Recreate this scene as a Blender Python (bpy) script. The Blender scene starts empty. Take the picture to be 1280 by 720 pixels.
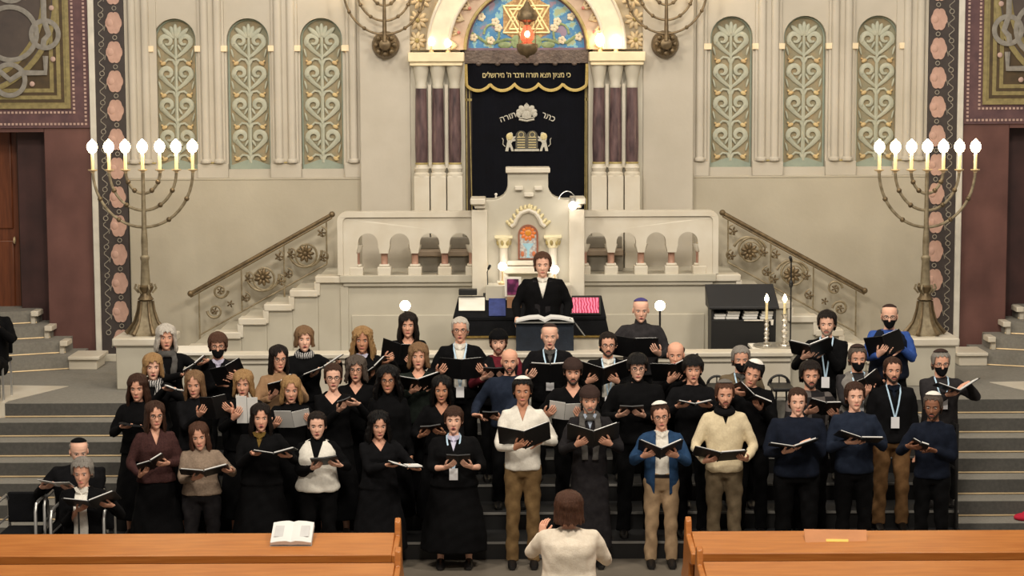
import bpy, bmesh, math, random
import numpy as np
from math import sin, cos, pi, radians, atan, sqrt
from mathutils import Vector, Matrix, Euler
from mathutils.geometry import tessellate_polygon

random.seed(7)
SC = bpy.context.scene
COL = SC.collection
V = Vector

# ---------------------------------------------------------------- camera
F = 2500.0
CAM = V((-0.2, 0.0, 4.8))
MR = (Matrix.Rotation(pi/2 - atan(260/F), 3, 'X') @ Matrix.Rotation(radians(-0.25), 3, 'Z'))
cd = bpy.data.cameras.new('camera')
cd.sensor_width = 36; cd.lens = F/1280*36; cd.clip_end = 200
cam = bpy.data.objects.new('camera', cd); COL.objects.link(cam)
cam.matrix_world = Matrix.Translation(CAM) @ MR.to_4x4()
SC.camera = cam

def P(px, py, Y):
    d = MR @ V(((px-640)/F, -(py-360)/F, -1))
    return CAM + d*(Y/d.y)
def PX(px, Y, py=300): return P(px, py, Y).x
def PZ(py, Y, px=658): return P(px, py, Y).z

# ---------------------------------------------------------------- materials
def lin(c):
    return tuple(((v/255)/12.92 if v/255 <= .04045 else (((v/255)+.055)/1.055)**2.4) for v in c) + (1,)
MATS = {}
def mat(name, c, rough=.6, metal=0, c2=None, scale=6, amt=.5, bump=0, bscale=40, emit=None, est=0, kind='noise', stretch=None, spec=.5, sheen=0):
    if name in MATS: return MATS[name]
    m = bpy.data.materials.new(name); m.use_nodes = True; MATS[name] = m
    n = m.node_tree.nodes; l = m.node_tree.links; b = n['Principled BSDF']
    b.inputs['Roughness'].default_value = rough; b.inputs['Metallic'].default_value = metal
    b.inputs['Base Color'].default_value = lin(c)
    b.inputs['Specular IOR Level'].default_value = spec
    if sheen: b.inputs['Sheen Weight'].default_value = sheen
    tc = n.new('ShaderNodeTexCoord'); mp = n.new('ShaderNodeMapping'); l.new(tc.outputs['Object'], mp.inputs[0])
    if stretch: mp.inputs['Scale'].default_value = stretch
    if c2 is None:
        c2 = tuple(min(255, v*1.08+3) for v in c); 
    if kind == 'noise':
        t = n.new('ShaderNodeTexNoise'); t.inputs['Scale'].default_value = scale; t.inputs['Detail'].default_value = 5; out = t.outputs[0]
    elif kind == 'wave':
        t = n.new('ShaderNodeTexWave'); t.inputs['Scale'].default_value = scale; t.inputs['Distortion'].default_value = 6; t.inputs['Detail'].default_value = 3; out = t.outputs[1]
    elif kind == 'voro':
        t = n.new('ShaderNodeTexVoronoi'); t.inputs['Scale'].default_value = scale; out = t.outputs[0]
    elif kind == 'checker':
        t = n.new('ShaderNodeTexChecker'); t.inputs['Scale'].default_value = scale; out = t.outputs[1]
    elif kind == 'brick':
        t = n.new('ShaderNodeTexBrick'); t.inputs['Scale'].default_value = scale
        t.inputs['Color1'].default_value = (.2,.2,.2,1); t.inputs['Color2'].default_value = (.6,.6,.6,1); t.inputs['Mortar'].default_value = (1,1,1,1)
        t.inputs['Mortar Size'].default_value = .004; t.inputs['Brick Width'].default_value = 1.3; t.inputs['Row Height'].default_value = .6
        out = t.outputs[0]
    l.new(mp.outputs[0], t.inputs[0])
    rp = n.new('ShaderNodeMapRange'); rp.inputs[1].default_value = .3; rp.inputs[2].default_value = .7
    rp.inputs[3].default_value = 0; rp.inputs[4].default_value = 1
    l.new(out, rp.inputs[0])
    mx = n.new('ShaderNodeMix'); mx.data_type = 'RGBA'
    mx.inputs[6].default_value = lin(c); mx.inputs[7].default_value = lin(c2)
    l.new(rp.outputs[0], mx.inputs[0]); l.new(mx.outputs[2], b.inputs['Base Color'])
    if bump:
        t2 = n.new('ShaderNodeTexNoise'); t2.inputs['Scale'].default_value = bscale; t2.inputs['Detail'].default_value = 4
        l.new(mp.outputs[0], t2.inputs[0])
        bp = n.new('ShaderNodeBump'); bp.inputs['Strength'].default_value = bump; bp.inputs['Distance'].default_value = .02
        l.new(t2.outputs[0], bp.inputs['Height']); l.new(bp.outputs[0], b.inputs['Normal'])
    if emit:
        b.inputs['Emission Color'].default_value = lin(emit); b.inputs['Emission Strength'].default_value = est
    return m

plaster = mat('plaster', (184,177,160), .75, c2=(170,162,145), scale=1.3, bump=.1, bscale=18)
plaster_up = mat('plaster_upper', (194,187,174), .75, c2=(180,173,159), scale=1.6, bump=.08, bscale=18)
marble_w = mat('marble_cream', (218,212,198), .45, c2=(205,196,178), scale=3)
marble_b = mat('marble_pale', (198,193,178), .5, c2=(184,178,162), scale=2.2)
marble_pink = mat('marble_pink', (190,150,130), .4, c2=(160,120,105), scale=9)
marble_brown = mat('marble_brown', (112,76,70), .5, c2=(84,54,50), scale=2.2, stretch=(1,1,.8))
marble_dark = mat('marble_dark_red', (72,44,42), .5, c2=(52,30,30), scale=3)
marble_col = mat('marble_column', (116,92,92), .3, c2=(56,44,48), scale=14, stretch=(1,1,.25))
gold = mat('gold', (196,168,98), .4, .6, c2=(150,122,66), scale=20)
goldpaint = mat('gold_paint', (188,170,112), .55, c2=(150,134,84), scale=14)
bronze = mat('bronze', (132,114,86), .45, .55, c2=(92,78,58), scale=14, bump=.1)
bronze_g = mat('bronze_light', (158,146,120), .55, .3, c2=(114,101,78), scale=14, bump=.1)
carpet = mat('carpet_grey', (140,137,129), .95, c2=(126,123,116), scale=30, bump=.3, bscale=300)
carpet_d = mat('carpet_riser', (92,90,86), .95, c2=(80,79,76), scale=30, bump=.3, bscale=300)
brass = mat('brass', (214,190,150), .4, .4)
blackm = mat('black_paint', (16,16,17), .5, c2=(22,22,23))
blackcloth = mat('black_cloth', (10,11,14), .9, c2=(17,18,22), scale=8, bump=.2, spec=.2)
navyvelvet = mat('navy_velvet', (6,7,14), .9, c2=(9,11,20), scale=5, bump=.2, bscale=12, spec=.15, sheen=.1)
wood = mat('pew_wood', (194,124,60), .35, c2=(172,102,44), scale=5, kind='noise', stretch=(.5,4,12))
wood_d = mat('pew_wood_dark', (96,54,26), .45, c2=(74,40,20), scale=5, stretch=(.5,4,12))
doorwood = mat('door_wood', (120,66,38), .4, c2=(92,48,26), scale=4, stretch=(8,4,.7))
darkwood = mat('dark_wood', (66,50,38), .5, c2=(46,34,26), scale=6)
white = mat('white_cloth', (236,232,222), .8, c2=(226,221,210))
paper = mat('paper', (232,232,230), .8, c2=(224,224,222), scale=3)
silver = mat('silver', (200,195,185), .3, .8)
wax = mat('wax', (240,226,180), .5, c2=(236,220,170))
chrome = mat('chrome', (190,190,188), .3, .8)
def glow(name, c, s):
    if name in MATS: return MATS[name]
    m = bpy.data.materials.new(name); m.use_nodes = True; MATS[name] = m
    b = m.node_tree.nodes['Principled BSDF']
    b.inputs['Base Color'].default_value = lin(c); b.inputs['Emission Color'].default_value = lin(c); b.inputs['Emission Strength'].default_value = s
    return m
flame_m = glow('flame_glow', (255,226,176), 26)
lamp_m = glow('lamp_glow', (255,222,170), 24)
arkl_m = glow('ark_lamp_glow', (255,222,178), 14)
lampw_m = glow('lamp_white', (255,244,228), 14)
red_m = glow('red_glass', (255,70,45), 3.0)

# ---------------------------------------------------------------- mesh builder
class MB:
    def __init__(s): s.v = []; s.f = []
    def add(s, vs, fs):
        o = len(s.v); s.v += [tuple(v) for v in vs]; s.f += [tuple(i+o for i in f) for f in fs]; return s
    def box(s, x0, x1, y0, y1, z0, z1):
        vs = [(x,y,z) for z in (z0,z1) for y in (y0,y1) for x in (x0,x1)]
        return s.add(vs, [(0,2,3,1),(4,5,7,6),(0,1,5,4),(2,6,7,3),(0,4,6,2),(1,3,7,5)])
    def obox(s, c, size, M=None):
        a, b, d = (q/2 for q in size); c = V(c)
        vs = []
        for z in (-d,d):
            for y in (-b,b):
                for x in (-a,a):
                    p = V((x,y,z)); p = M @ p if M else p; vs.append(c+p)
        return s.add(vs, [(0,2,3,1),(4,5,7,6),(0,1,5,4),(2,6,7,3),(0,4,6,2),(1,3,7,5)])
    def hexa(s, p):   # 8 points: bottom 4 ccw, top 4 ccw
        return s.add(p, [(3,2,1,0),(4,5,6,7),(0,1,5,4),(1,2,6,5),(2,3,7,6),(3,0,4,7)])
    def loft(s, rings, cap=True, closed=False):
        n = len(rings[0]); vs = [p for r in rings for p in r]; fs = []
        m = len(rings)
        for k in range(m if closed else m-1):
            a = k*n; b = ((k+1) % m)*n
            for i in range(n):
                j = (i+1) % n
                fs.append((a+i, a+j, b+j, b+i))
        if cap and not closed:
            fs.append(tuple(range(n))[::-1]); fs.append(tuple((m-1)*n+i for i in range(n)))
        return s.add(vs, fs)
    def tube(s, pts, r, n=8, closed=False, flat=None, ref=None):
        pts = [V(p) for p in pts]; m = len(pts)
        rs = r if isinstance(r, (list, tuple)) else [r]*m
        rings = []; up = V(ref) if ref else V((0.13, 0.97, 0.21))
        prev = None
        for k in range(m):
            if closed: t = pts[(k+1) % m]-pts[k-1]
            else: t = pts[min(k+1, m-1)]-pts[max(k-1, 0)]
            if t.length < 1e-9: t = V((0,0,1))
            t.normalize()
            if prev is None or ref:
                a = up - t*up.dot(t)
                if a.length < 1e-4: a = V((1,0,0)) - t*t.x
            else: a = prev - t*prev.dot(t)
            a.normalize(); prev = a; b = t.cross(a)
            fl = flat if flat else 1
            rings.append([pts[k] + (a*cos(2*pi*i/n)*fl + b*sin(2*pi*i/n))*rs[k] for i in range(n)])
        return s.loft(rings, True, closed)
    def lathe(s, prof, o=(0,0,0), n=20, M=None):
        o = V(o); rings = []
        for r, z in prof:
            ring = []
            for i in range(n):
                p = V((r*cos(2*pi*i/n), r*sin(2*pi*i/n), z)); p = M @ p if M else p
                ring.append(o+p)
            rings.append(ring)
        return s.loft(rings)
    def ell(s, c, r, M=None, nu=14, nv=9):
        if isinstance(r, (int, float)): r = (r, r, r)
        c = V(c); rings = []
        for k in range(nv+1):
            ph = -pi/2 + pi*(k+.02)/(nv+.04)
            ring = []
            for i in range(nu):
                p = V((r[0]*cos(ph)*cos(2*pi*i/nu), r[1]*cos(ph)*sin(2*pi*i/nu), r[2]*sin(ph)))
                p = M @ p if M else p; ring.append(c+p)
            rings.append(ring)
        return s.loft(rings)
    def prism(s, poly, y0, y1, holes=(), axis='y'):
        loops = [[V((a, b, 0)) for a, b in poly]] + [[V((a, b, 0)) for a, b in h] for h in holes]
        tris = tessellate_polygon(loops); flat = [p for lp in loops for p in lp]; n = len(flat)
        def mk(p, y):
            return (p.x, y, p.y) if axis == 'y' else ((p.x, p.y, y) if axis == 'z' else (y, p.x, p.y))
        vs = [mk(p, y0) for p in flat] + [mk(p, y1) for p in flat]
        fs = []
        for t in tris:
            fs.append(tuple(t)); fs.append(tuple(i+n for i in t)[::-1])
        o = 0
        for lp in loops:
            m = len(lp)
            for i in range(m):
                j = (i+1) % m; fs.append((o+i, o+j, n+o+j, n+o+i))
            o += m
        return s.add(vs, fs)
    def build(s, name, m, parent=None, bevel=0, ang=40, label=None, local=False, **kw):
        me = bpy.data.meshes.new(name); me.from_pydata(s.v, [], s.f)
        bm = bmesh.new(); bm.from_mesh(me); bmesh.ops.recalc_face_normals(bm, faces=bm.faces); bm.to_mesh(me); bm.free()
        me.polygons.foreach_set('use_smooth', [True]*len(me.polygons)); me.set_sharp_from_angle(angle=radians(ang))
        me.materials.append(m)
        o = bpy.data.objects.new(name, me); COL.objects.link(o)
        if parent:
            o.parent = parent
            if not local: me.transform(wm(parent).inverted())
        if bevel:
            b = o.modifiers.new('bevel', 'BEVEL'); b.width = bevel; b.segments = 2; b.limit_method = 'ANGLE'
        if label: o['label'] = label
        for k, v in kw.items(): o[k] = v
        return o
def wm(o):
    m = Matrix.LocRotScale(o.location, o.rotation_euler, o.scale)
    if o.parent: m = wm(o.parent) @ m
    return m
def thing(name, loc, label, cat, group=None, rz=0):
    o = bpy.data.objects.new(name, None); COL.objects.link(o); o.location = loc; o.rotation_euler = (0,0,rz)
    o.empty_display_size = .1
    o['label'] = label; o['category'] = cat
    if group: o['group'] = group
    return o
def tag(o, label, cat, group=None):
    o['label'] = label; o['category'] = cat
    if group: o['group'] = group
    return o
def struct(o): o['kind'] = 'structure'; return o
def copy_tree(o, parent=None):
    c = o.copy(); COL.objects.link(c)
    if parent: c.parent = parent
    for ch in [x for x in bpy.data.objects if x.parent == o]: copy_tree(ch, c)
    return c
def arc(cx, cz, r, a0, a1, n): return [(cx+r*cos(a0+(a1-a0)*i/n), cz+r*sin(a0+(a1-a0)*i/n)) for i in range(n+1)]
def archpoly(cx, hw, z0, zs, n=16):  # arched opening outline
    return [(cx-hw, z0), (cx+hw, z0)] + arc(cx, zs, hw, 0, pi, n)

# ---------------------------------------------------------------- setting
YW = 26.1      # face of the east wall
ZL = 1.15      # landing level
M = MB
LX = -14.0
o = M().box(-12, 12, 5, 19.9, -.2, 0).build('floor', mat('floor_stone', (120,112,100), .6, c2=(104,96,86), scale=3)); struct(o)
# landing
o = M().box(-7.6, 7.6, 22.6, 26.6, ZL-.3, ZL).box(-7.6, 7.6, 22.62, 26.6, 0, ZL-.3).build('floor_landing', carpet, bevel=.01); struct(o)
XB = 4.40
# flights of carpeted steps, left and right of the choir
for sgn in (-1, 1):
    m = M(); tr = M(); rods = M(); cheek = M()
    xi, xo = sgn*(XB+.02), sgn*6.05
    for k in range(1, 8):
        z1 = ZL - .164*k; y0 = 22.6 - .34*k
        m.box(min(xi,xo), max(xi,xo), y0, 22.62, max(z1-.05, 0)*0, z1 if k < 7 else 0.001)
        rods.tube([(xi, y0+.34-.012, z1+.012), (xo, y0+.34-.012, z1+.012)], .009, 6)
        xa, xb = xo, sgn*7.6
        cheek.box(min(xa,xb), max(xa,xb), y0-.02, 22.64, 0, z1+.004)
    o = m.build('stair_flight_'+('left' if sgn < 0 else 'right'), carpet); struct(o)
    rods.build('stair_rod', brass, o)
    o = cheek.build('stair_cheek_'+('left' if sgn < 0 else 'right'), marble_w, bevel=.008); struct(o)
    # darker fronts of the steps (thin panels in a darker carpet grey)
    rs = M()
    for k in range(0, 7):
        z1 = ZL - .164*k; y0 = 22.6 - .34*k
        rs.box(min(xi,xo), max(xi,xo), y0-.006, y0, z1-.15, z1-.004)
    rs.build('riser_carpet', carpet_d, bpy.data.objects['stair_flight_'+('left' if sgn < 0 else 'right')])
    # pale slab at the outer end of the landing
    a = P(0, 483, 23); 
    o = M().prism([(sgn*6.0, 22.58), (sgn*6.0, 22.75), (sgn*5.55, 23.85), (sgn*7.6, 24.1), (sgn*7.6, 22.58)], ZL-.2, ZL+.006, axis='z').build('landing_edge_'+('left' if sgn < 0 else 'right'), marble_w); struct(o)

# the black choir risers
ris = thing('choir_risers', (0, 19.8, 0), 'black stepped platform risers that the choir stands on', 'platform')
stepgrey = mat('riser_top', (13,13,14), .8, c2=(18,18,20), scale=8)
edge_m = mat('riser_edge', (120,118,114), .5)
for k in range(1, 6):
    y0 = 19.75+.55*(k-1); z1 = .18*k
    M().box(-XB, XB, y0, 22.58 if k == 5 else y0+.548, 0 if k > 1 else 0, z1-.012).build('riser', blackm, ris)
    M().box(-XB, XB, y0-.004, 22.58 if k == 5 else y0+.55, z1-.012, z1).build('deck', stepgrey, ris)
    M().box(-XB, XB, y0-.012, y0-.003, z1-.022, z1+.002).build('edge_strip', edge_m, ris)

# east wall: one wall with six arched niches and the ark opening
nich = [-4.56, -3.61, -2.66, 2.66, 3.61, 4.56]
ZN0, ZNS, NHW = PZ(210, YW), PZ(48, YW), .275
ZT = 8.2
holes = [archpoly(c, NHW, ZN0, ZNS) for c in nich]
arkz = PZ(62, YW)
holes.append([(-.86, 2.42), (.86, 2.42)] + arc(0, arkz, .86, 0, pi, 24))
o = M().prism([(-5.62, ZL-.2), (5.62, ZL-.2), (5.62, ZT), (-5.62, ZT)], YW, YW+.14, holes).build('wall_east', plaster_up); struct(o)
o = M().box(-5.7, 5.7, YW+.16, YW+.3, 0, ZN0-.02).box(-5.7, -1, YW+.16, YW+.3, ZN0-.02, ZT).box(1, 5.7, YW+.16, YW+.3, ZN0-.02, ZT).build('wall_core', plaster_up); struct(o)
# lower plaster field, slightly proud, below the niches
zled = PZ(222, YW)
low = M()
for s_ in (-1, 1):
    xa, xb = s_*1.52, s_*5.19
    low.box(min(xa,xb), max(xa,xb), YW-.05, YW+.01, ZL-.1, zled)
o = low.build('wall_lower', plaster, bevel=.01); struct(o)
led = M()
for s_ in (-1, 1):
    xa, xb = s_*2.15, s_*5.19
    led.box(min(xa,xb), max(xa,xb), YW-.058, YW+.01, zled-.015, zled+.012)
o = led.build('trim_ledge', plaster, bevel=.008); struct(o)
# piers and slender half columns between the niches
k = 0
for s_ in (-1, 1):
    for cx, w in ((2.25, .12), (3.135, .2), (4.085, .2), (5.02, .26)):
        k += 1
        x = s_*cx; mm = M()
        mm.box(x-w, x+w, YW-.05, YW+.02, zled+.012, zled+.2)
        mm.box(x-w+.03, x+w-.03, YW-.035, YW+.02, zled+.2, ZT)
        for dx in ((-.085, .085) if w > .15 else (0,)):
            mm.lathe([(.06, zled+.2), (.075, zled+.21), (.075, zled+.24), (.055, zled+.26), (.055, ZT)], (x+dx, YW-.035, 0), 12)
        o = mm.build('trim_pier_%d' % k, plaster_up, bevel=.006); struct(o)
        g = M().box(x-w+.06, x+w-.06, YW-.07, YW-.045, zled+.205, zled+.222).build('gilt_band', goldpaint, o)
# impost bars beside each niche head
zi0, zi1 = PZ(63, YW), PZ(55.5, YW)
for i, c in enumerate(nich):
    mm = M()
    for s_ in (-1, 1):
        xa = c+s_*(NHW-.01); xb = xa+s_*.135
        mm.box(min(xa,xb), max(xa,xb), YW-.06, YW+.03, zi0, zi1)
    o = mm.build('trim_impost_%d' % (i+1), mat('impost', (226,208,176), .5), bevel=.006); struct(o)
# wide flat pilasters
for i, s_ in enumerate((-1, 1)):
    xa, xb = s_*1.50, s_*2.16
    o = M().box(min(xa,xb), max(xa,xb), YW-.14, YW+.01, 2.2, ZT).build('wall_pilaster_'+('left' if s_ < 0 else 'right'), plaster_up, bevel=.015); struct(o)

# relief panels in the niches
rel_bg = mat('relief_ground', (158,140,108), .7, c2=(132,132,112), scale=7, bump=.2)
rel_g = mat('relief_green', (184,184,166), .6, c2=(164,168,152), scale=10)
rel_t = mat('relief_teal', (150,160,146), .6, c2=(134,146,134), scale=8)
rel_o = mat('relief_gold', (212,192,140), .55, c2=(190,160,118), scale=14)
def relief():
    root = thing('relief_panel', (0, YW+.1, ZN0), '', 'relief', 'green arched relief panels in the wall')
    H = ZNS-ZN0
    y = YW+.13
    M().prism(archpoly(0, NHW-.005, ZN0, ZNS), y-.02, y+.02).build('ground', rel_bg, root)
    M().prism([(-NHW+.01, ZN0), (NHW-.01, ZN0), (NHW-.01, ZN0+.05)] + [(x*(NHW-.01)/8, ZN0+.05+.07*cos(x/8*pi/2)**1.5) for x in range(7, -8, -1)] + [(-NHW+.01, ZN0+.05)], y-.05, y-.01).build('hill', rel_t, root)
    # green rim
    rim = [(-NHW+.012, y-.03, ZN0)] + [(a, y-.03, b) for a, b in arc(0, ZNS, NHW-.012, pi, 0, 16)] + [(NHW-.012, y-.03, ZN0)]
    M().tube(rim, .014, 6).build('rim', rel_t, root)
    n = 4; u = (H-.02)/n
    stem = M().tube([(0, y-.03, ZN0+.08), (0, y-.03, ZNS+.06)], [.03, .02], 6); 
    vol = M(); leaf = M(); bud = M()
    for k in range(n):
        zb = ZN0+.10+u*k
        for s_ in (-1, 1):
            # heart-shaped volute: rises from the stem, sweeps out and curls in
            pts = [(0, zb+.10), (s_*.05, zb+.14), (s_*.12, zb+.20), (s_*.185, zb+.27)]
            c = (s_*.115, zb+.315)
            for i in range(15):
                a = -.55 + i*.42; r = .088*(1-.045*i)
                pts.append((c[0]+s_*r*cos(a), c[1]+r*sin(a)))
            rr = [.016+.021*min(1, i/3) if i < 9 else .037*(1-(i-9)/14) for i in range(len(pts))]
            vol.tube([(a, y-.035, b) for a, b in pts], rr, 6, flat=.6)
            # curling flower stalk with bud, low on each unit
            leaf.tube([(0, y-.04, zb+.0), (s_*.04, y-.045, zb+.075), (s_*.10, y-.045, zb+.085), (s_*.15, y-.045, zb+.045)], [.018, .018, .016, .012], 6, flat=.6)
            leaf.ell((s_*.05, y-.045, zb+.235), (.016, .014, .05), Matrix.Rotation(-s_*.5, 3, 'Y'), 8, 6)
            leaf.ell((s_*.215, y-.04, zb+.16), (.014, .012, .06), Matrix.Rotation(s_*.25, 3, 'Y'), 8, 6)
            bud.ell((s_*.165, y-.045, zb+.03), (.04, .018, .026), Matrix.Rotation(s_*.5, 3, 'Y'))
            bud.ell((s_*.195, y-.04, zb+.055), (.022, .014, .014), Matrix.Rotation(-s_*.7, 3, 'Y'))
        leaf.prism([(-.035, zb+.13), (0, zb+.07), (.035, zb+.13), (0, zb+.115)], y-.06, y-.03)
    for s_ in (-1, 1):  # palmette at the head
        for a, l in ((.35, .14), (.85, .17)):
            leaf.ell((s_*sin(a)*l*.75, y-.04, ZNS+.02+cos(a)*l*.6), (.032, .015, l*.6), Matrix.Rotation(s_*a, 3, 'Y'))
    leaf.ell((0, y-.045, ZNS+.12), (.03, .018, .09))
    stem.build('stem', rel_g, root); vol.build('volutes', rel_g, root); leaf.build('leaves', rel_g, root); bud.build('flower_buds', rel_o, root)
    return root
r0 = relief(); 
posn = ['farthest left, behind the left candelabrum', 'middle of three left of ark', 'nearest the ark on its left',
        'nearest the ark on its right', 'middle of three right of ark', 'farthest right, beside the right candelabrum']
for i, c in enumerate(nich):
    r = r0 if i == 0 else copy_tree(r0)
    r.location.x = c; r['label'] = 'green arched relief panel with scrolling vines, ' + posn[i]

# ornament bands
band_bg = mat('band_ground', (66,58,56), .7, c2=(52,46,46), scale=6)
band_pk = mat('band_pink', (196,160,146), .7, c2=(176,142,128), scale=12)
band_ln = mat('band_line', (140,134,122), .7)
med_me = None
for s_ in (-1, 1):
    side = 'left' if s_ < 0 else 'right'
    bx0, bx1 = 5.20, 5.58
    yb = YW-.08
    root = thing('ornament_band', (s_*5.39, yb, ZL), 'tall dark ornamental band with pink medallions on the %s side of the wall' % side, 'wall ornament', 'dark ornamental bands')
    xs = sorted((s_*bx0, s_*bx1))
    M().box(xs[0], xs[1], yb, YW+.02, ZL+.1, ZT).build('band_ground', band_bg, root)
    zz = ZL+.28; i = 0; mm = M(); ch = M()
    while zz < 6.2:
        cx = s_*5.325; pts = []
        for q in range(40):
            a = 2*pi*q/40
            r = 1+.16*abs(cos(a*3))**.7
            pts.append((cx+.092*r*cos(a), zz+.128*r*sin(a)))
        if med_me is None:
            md = M().prism([(a-cx, b-zz) for a, b in pts], yb-.014, yb+.002).ell((s_*.05, yb-.012, 0), (.045, .012, .05)).build('medallion', band_pk)
            md.parent = root; med_me = md.data; md.location = V((cx, 0, zz))-root.location
        else:
            md = bpy.data.objects.new('medallion', med_me); COL.objects.link(md); md.parent = root; md.location = V((cx, 0, zz))-root.location
        # little circle between, and the chain on the outer side
        for (qx, qz, rr) in ((cx-s_*.01, zz+.1875, .026), (s_*5.49, zz+.1, .03)):
            ch.tube([(qx+rr*cos(t*pi/6), yb-.006, qz+rr*sin(t*pi/6)) for t in range(12)], .006, 5, closed=True)
        ch.tube([(s_*(5.49-.035*sin(t/12*2*pi*2)), yb-.004, zz+.13+.3*t/12) for t in range(13)], .006, 5)
        ch.tube([(s_*(5.42+.03*cos(t/8*pi)), yb-.004, zz-.1+.2*t/8) for t in range(9)], .005, 5)
        zz += .375
    ch.build('chain', band_ln, root)
    xa, xb = s_*5.58, s_*5.66
    o = M().box(min(xa,xb), max(xa,xb), YW-.1, YW+.1, ZL, ZT).build('trim_strip_'+side, mat('strip', (196,192,182), .6), bevel=.01); struct(o)
    o = M().box(min(s_*5.19,s_*5.66), max(s_*5.19,s_*5.66), YW-.14, YW, ZL, ZL+.1).build('baseboard_'+side, marble_b, bevel=.01); struct(o)
    # brown marble wall, dark door recess and door
    dz = PZ(398, 26.8)
    xa, xb = s_*5.64, s_*6.28
    o = M().box(min(xa,xb), max(xa,xb), YW-.02, YW+.5, ZL-.1, ZT).build('wall_marble_'+side, marble_brown, bevel=.01); struct(o)
    xa, xb = s_*6.28, s_*8.6
    o = M().box(min(xa,xb), max(xa,xb), YW-.02, YW+.5, PZ(165, YW, 60), ZT).build('wall_over_door_'+side, marble_brown); struct(o)
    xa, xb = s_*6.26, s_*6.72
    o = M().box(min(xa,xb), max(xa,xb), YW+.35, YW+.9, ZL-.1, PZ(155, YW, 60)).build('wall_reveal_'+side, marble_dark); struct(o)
    dn = M(); xa, xb = s_*6.70, s_*7.9
    dn.box(min(xa,xb), max(xa,xb), YW+.6, YW+.68, dz, dz+2.75)
    od = dn.build('door_%d' % (1 if s_ < 0 else 2), doorwood); struct(od)
    pn = M()
    for z0_, z1_ in ((dz+.15, dz+1.1), (dz+1.25, dz+2.6)):
        xa, xb = s_*6.86, s_*7.7
        pn.box(min(xa,xb), max(xa,xb), YW+.575, YW+.61, z0_, z1_)
    pn.build('door_panel', doorwood, od, bevel=.02)
    xa, xb = s_*6.70, s_*6.78
    M().box(min(xa,xb), max(xa,xb), YW+.54, YW+.62, dz, dz+2.85).build('door_frame', darkwood, od, bevel=.01)
    M().ell((s_*6.84, YW+.53, dz+1.1), (.02, .03, .05)).build('door_handle', brass, od)

# side steps that climb to the doors
for s_ in (-1, 1):
    side = 'left' if s_ < 0 else 'right'
    ends = [(122, 447, 25.4), (80, 431, 25.65), (61, 414, 25.9), (44, 397, 26.15)]
    st = M(); nos = M(); rd = M()
    for i, (px, py, Y) in enumerate(ends):
        z = ZL+.165*(i+1); x0 = abs(P(px, py, Y).x)-.02
        if i == 0: x0 -= .0
        yo = Y-.55+.1*i   # the outer end swings forward
        poly = [(s_*x0, Y), (s_*9, yo-.9), (s_*9, 27.2), (s_*x0, 27.0 if i else YW+.1)]
        if i == 0: poly = [(s_*(x0+.28), Y-.04), (s_*9, yo-.9), (s_*9, 27.2), (s_*(x0+.28), YW)]
        st.prism(poly, ZL-.05, z-.005*0, axis='z')
        if i: nos.obox((s_*(x0+.0), Y+.02, z-.03), (.1, .3, .07)); nos.obox((s_*(x0+.035), Y+.05, z-.1), (.06, .25, .14))
        a = poly[0]; b = poly[1]
        rd.tube([(a[0], a[1]-.015, z-.155), (b[0], b[1]-.015, z-.155)], .009, 6)
    o = st.build('stair_side_'+side, carpet); struct(o)
    rd.build('stair_rod', brass, o); nos.build('step_nosing', marble_w, o, bevel=.01)
    x0 = abs(P(122, 447, 25.4).x)
    blk = M().box(*sorted((s_*(x0-.02), s_*(x0+.34))), 25.25, 25.75, ZL, ZL+.13).box(*sorted((s_*(x0-.06), s_*(x0+.34))), 25.2, 25.8, ZL+.13, ZL+.175)
    blk.build('end_block', marble_w, o, bevel=.01)

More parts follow.
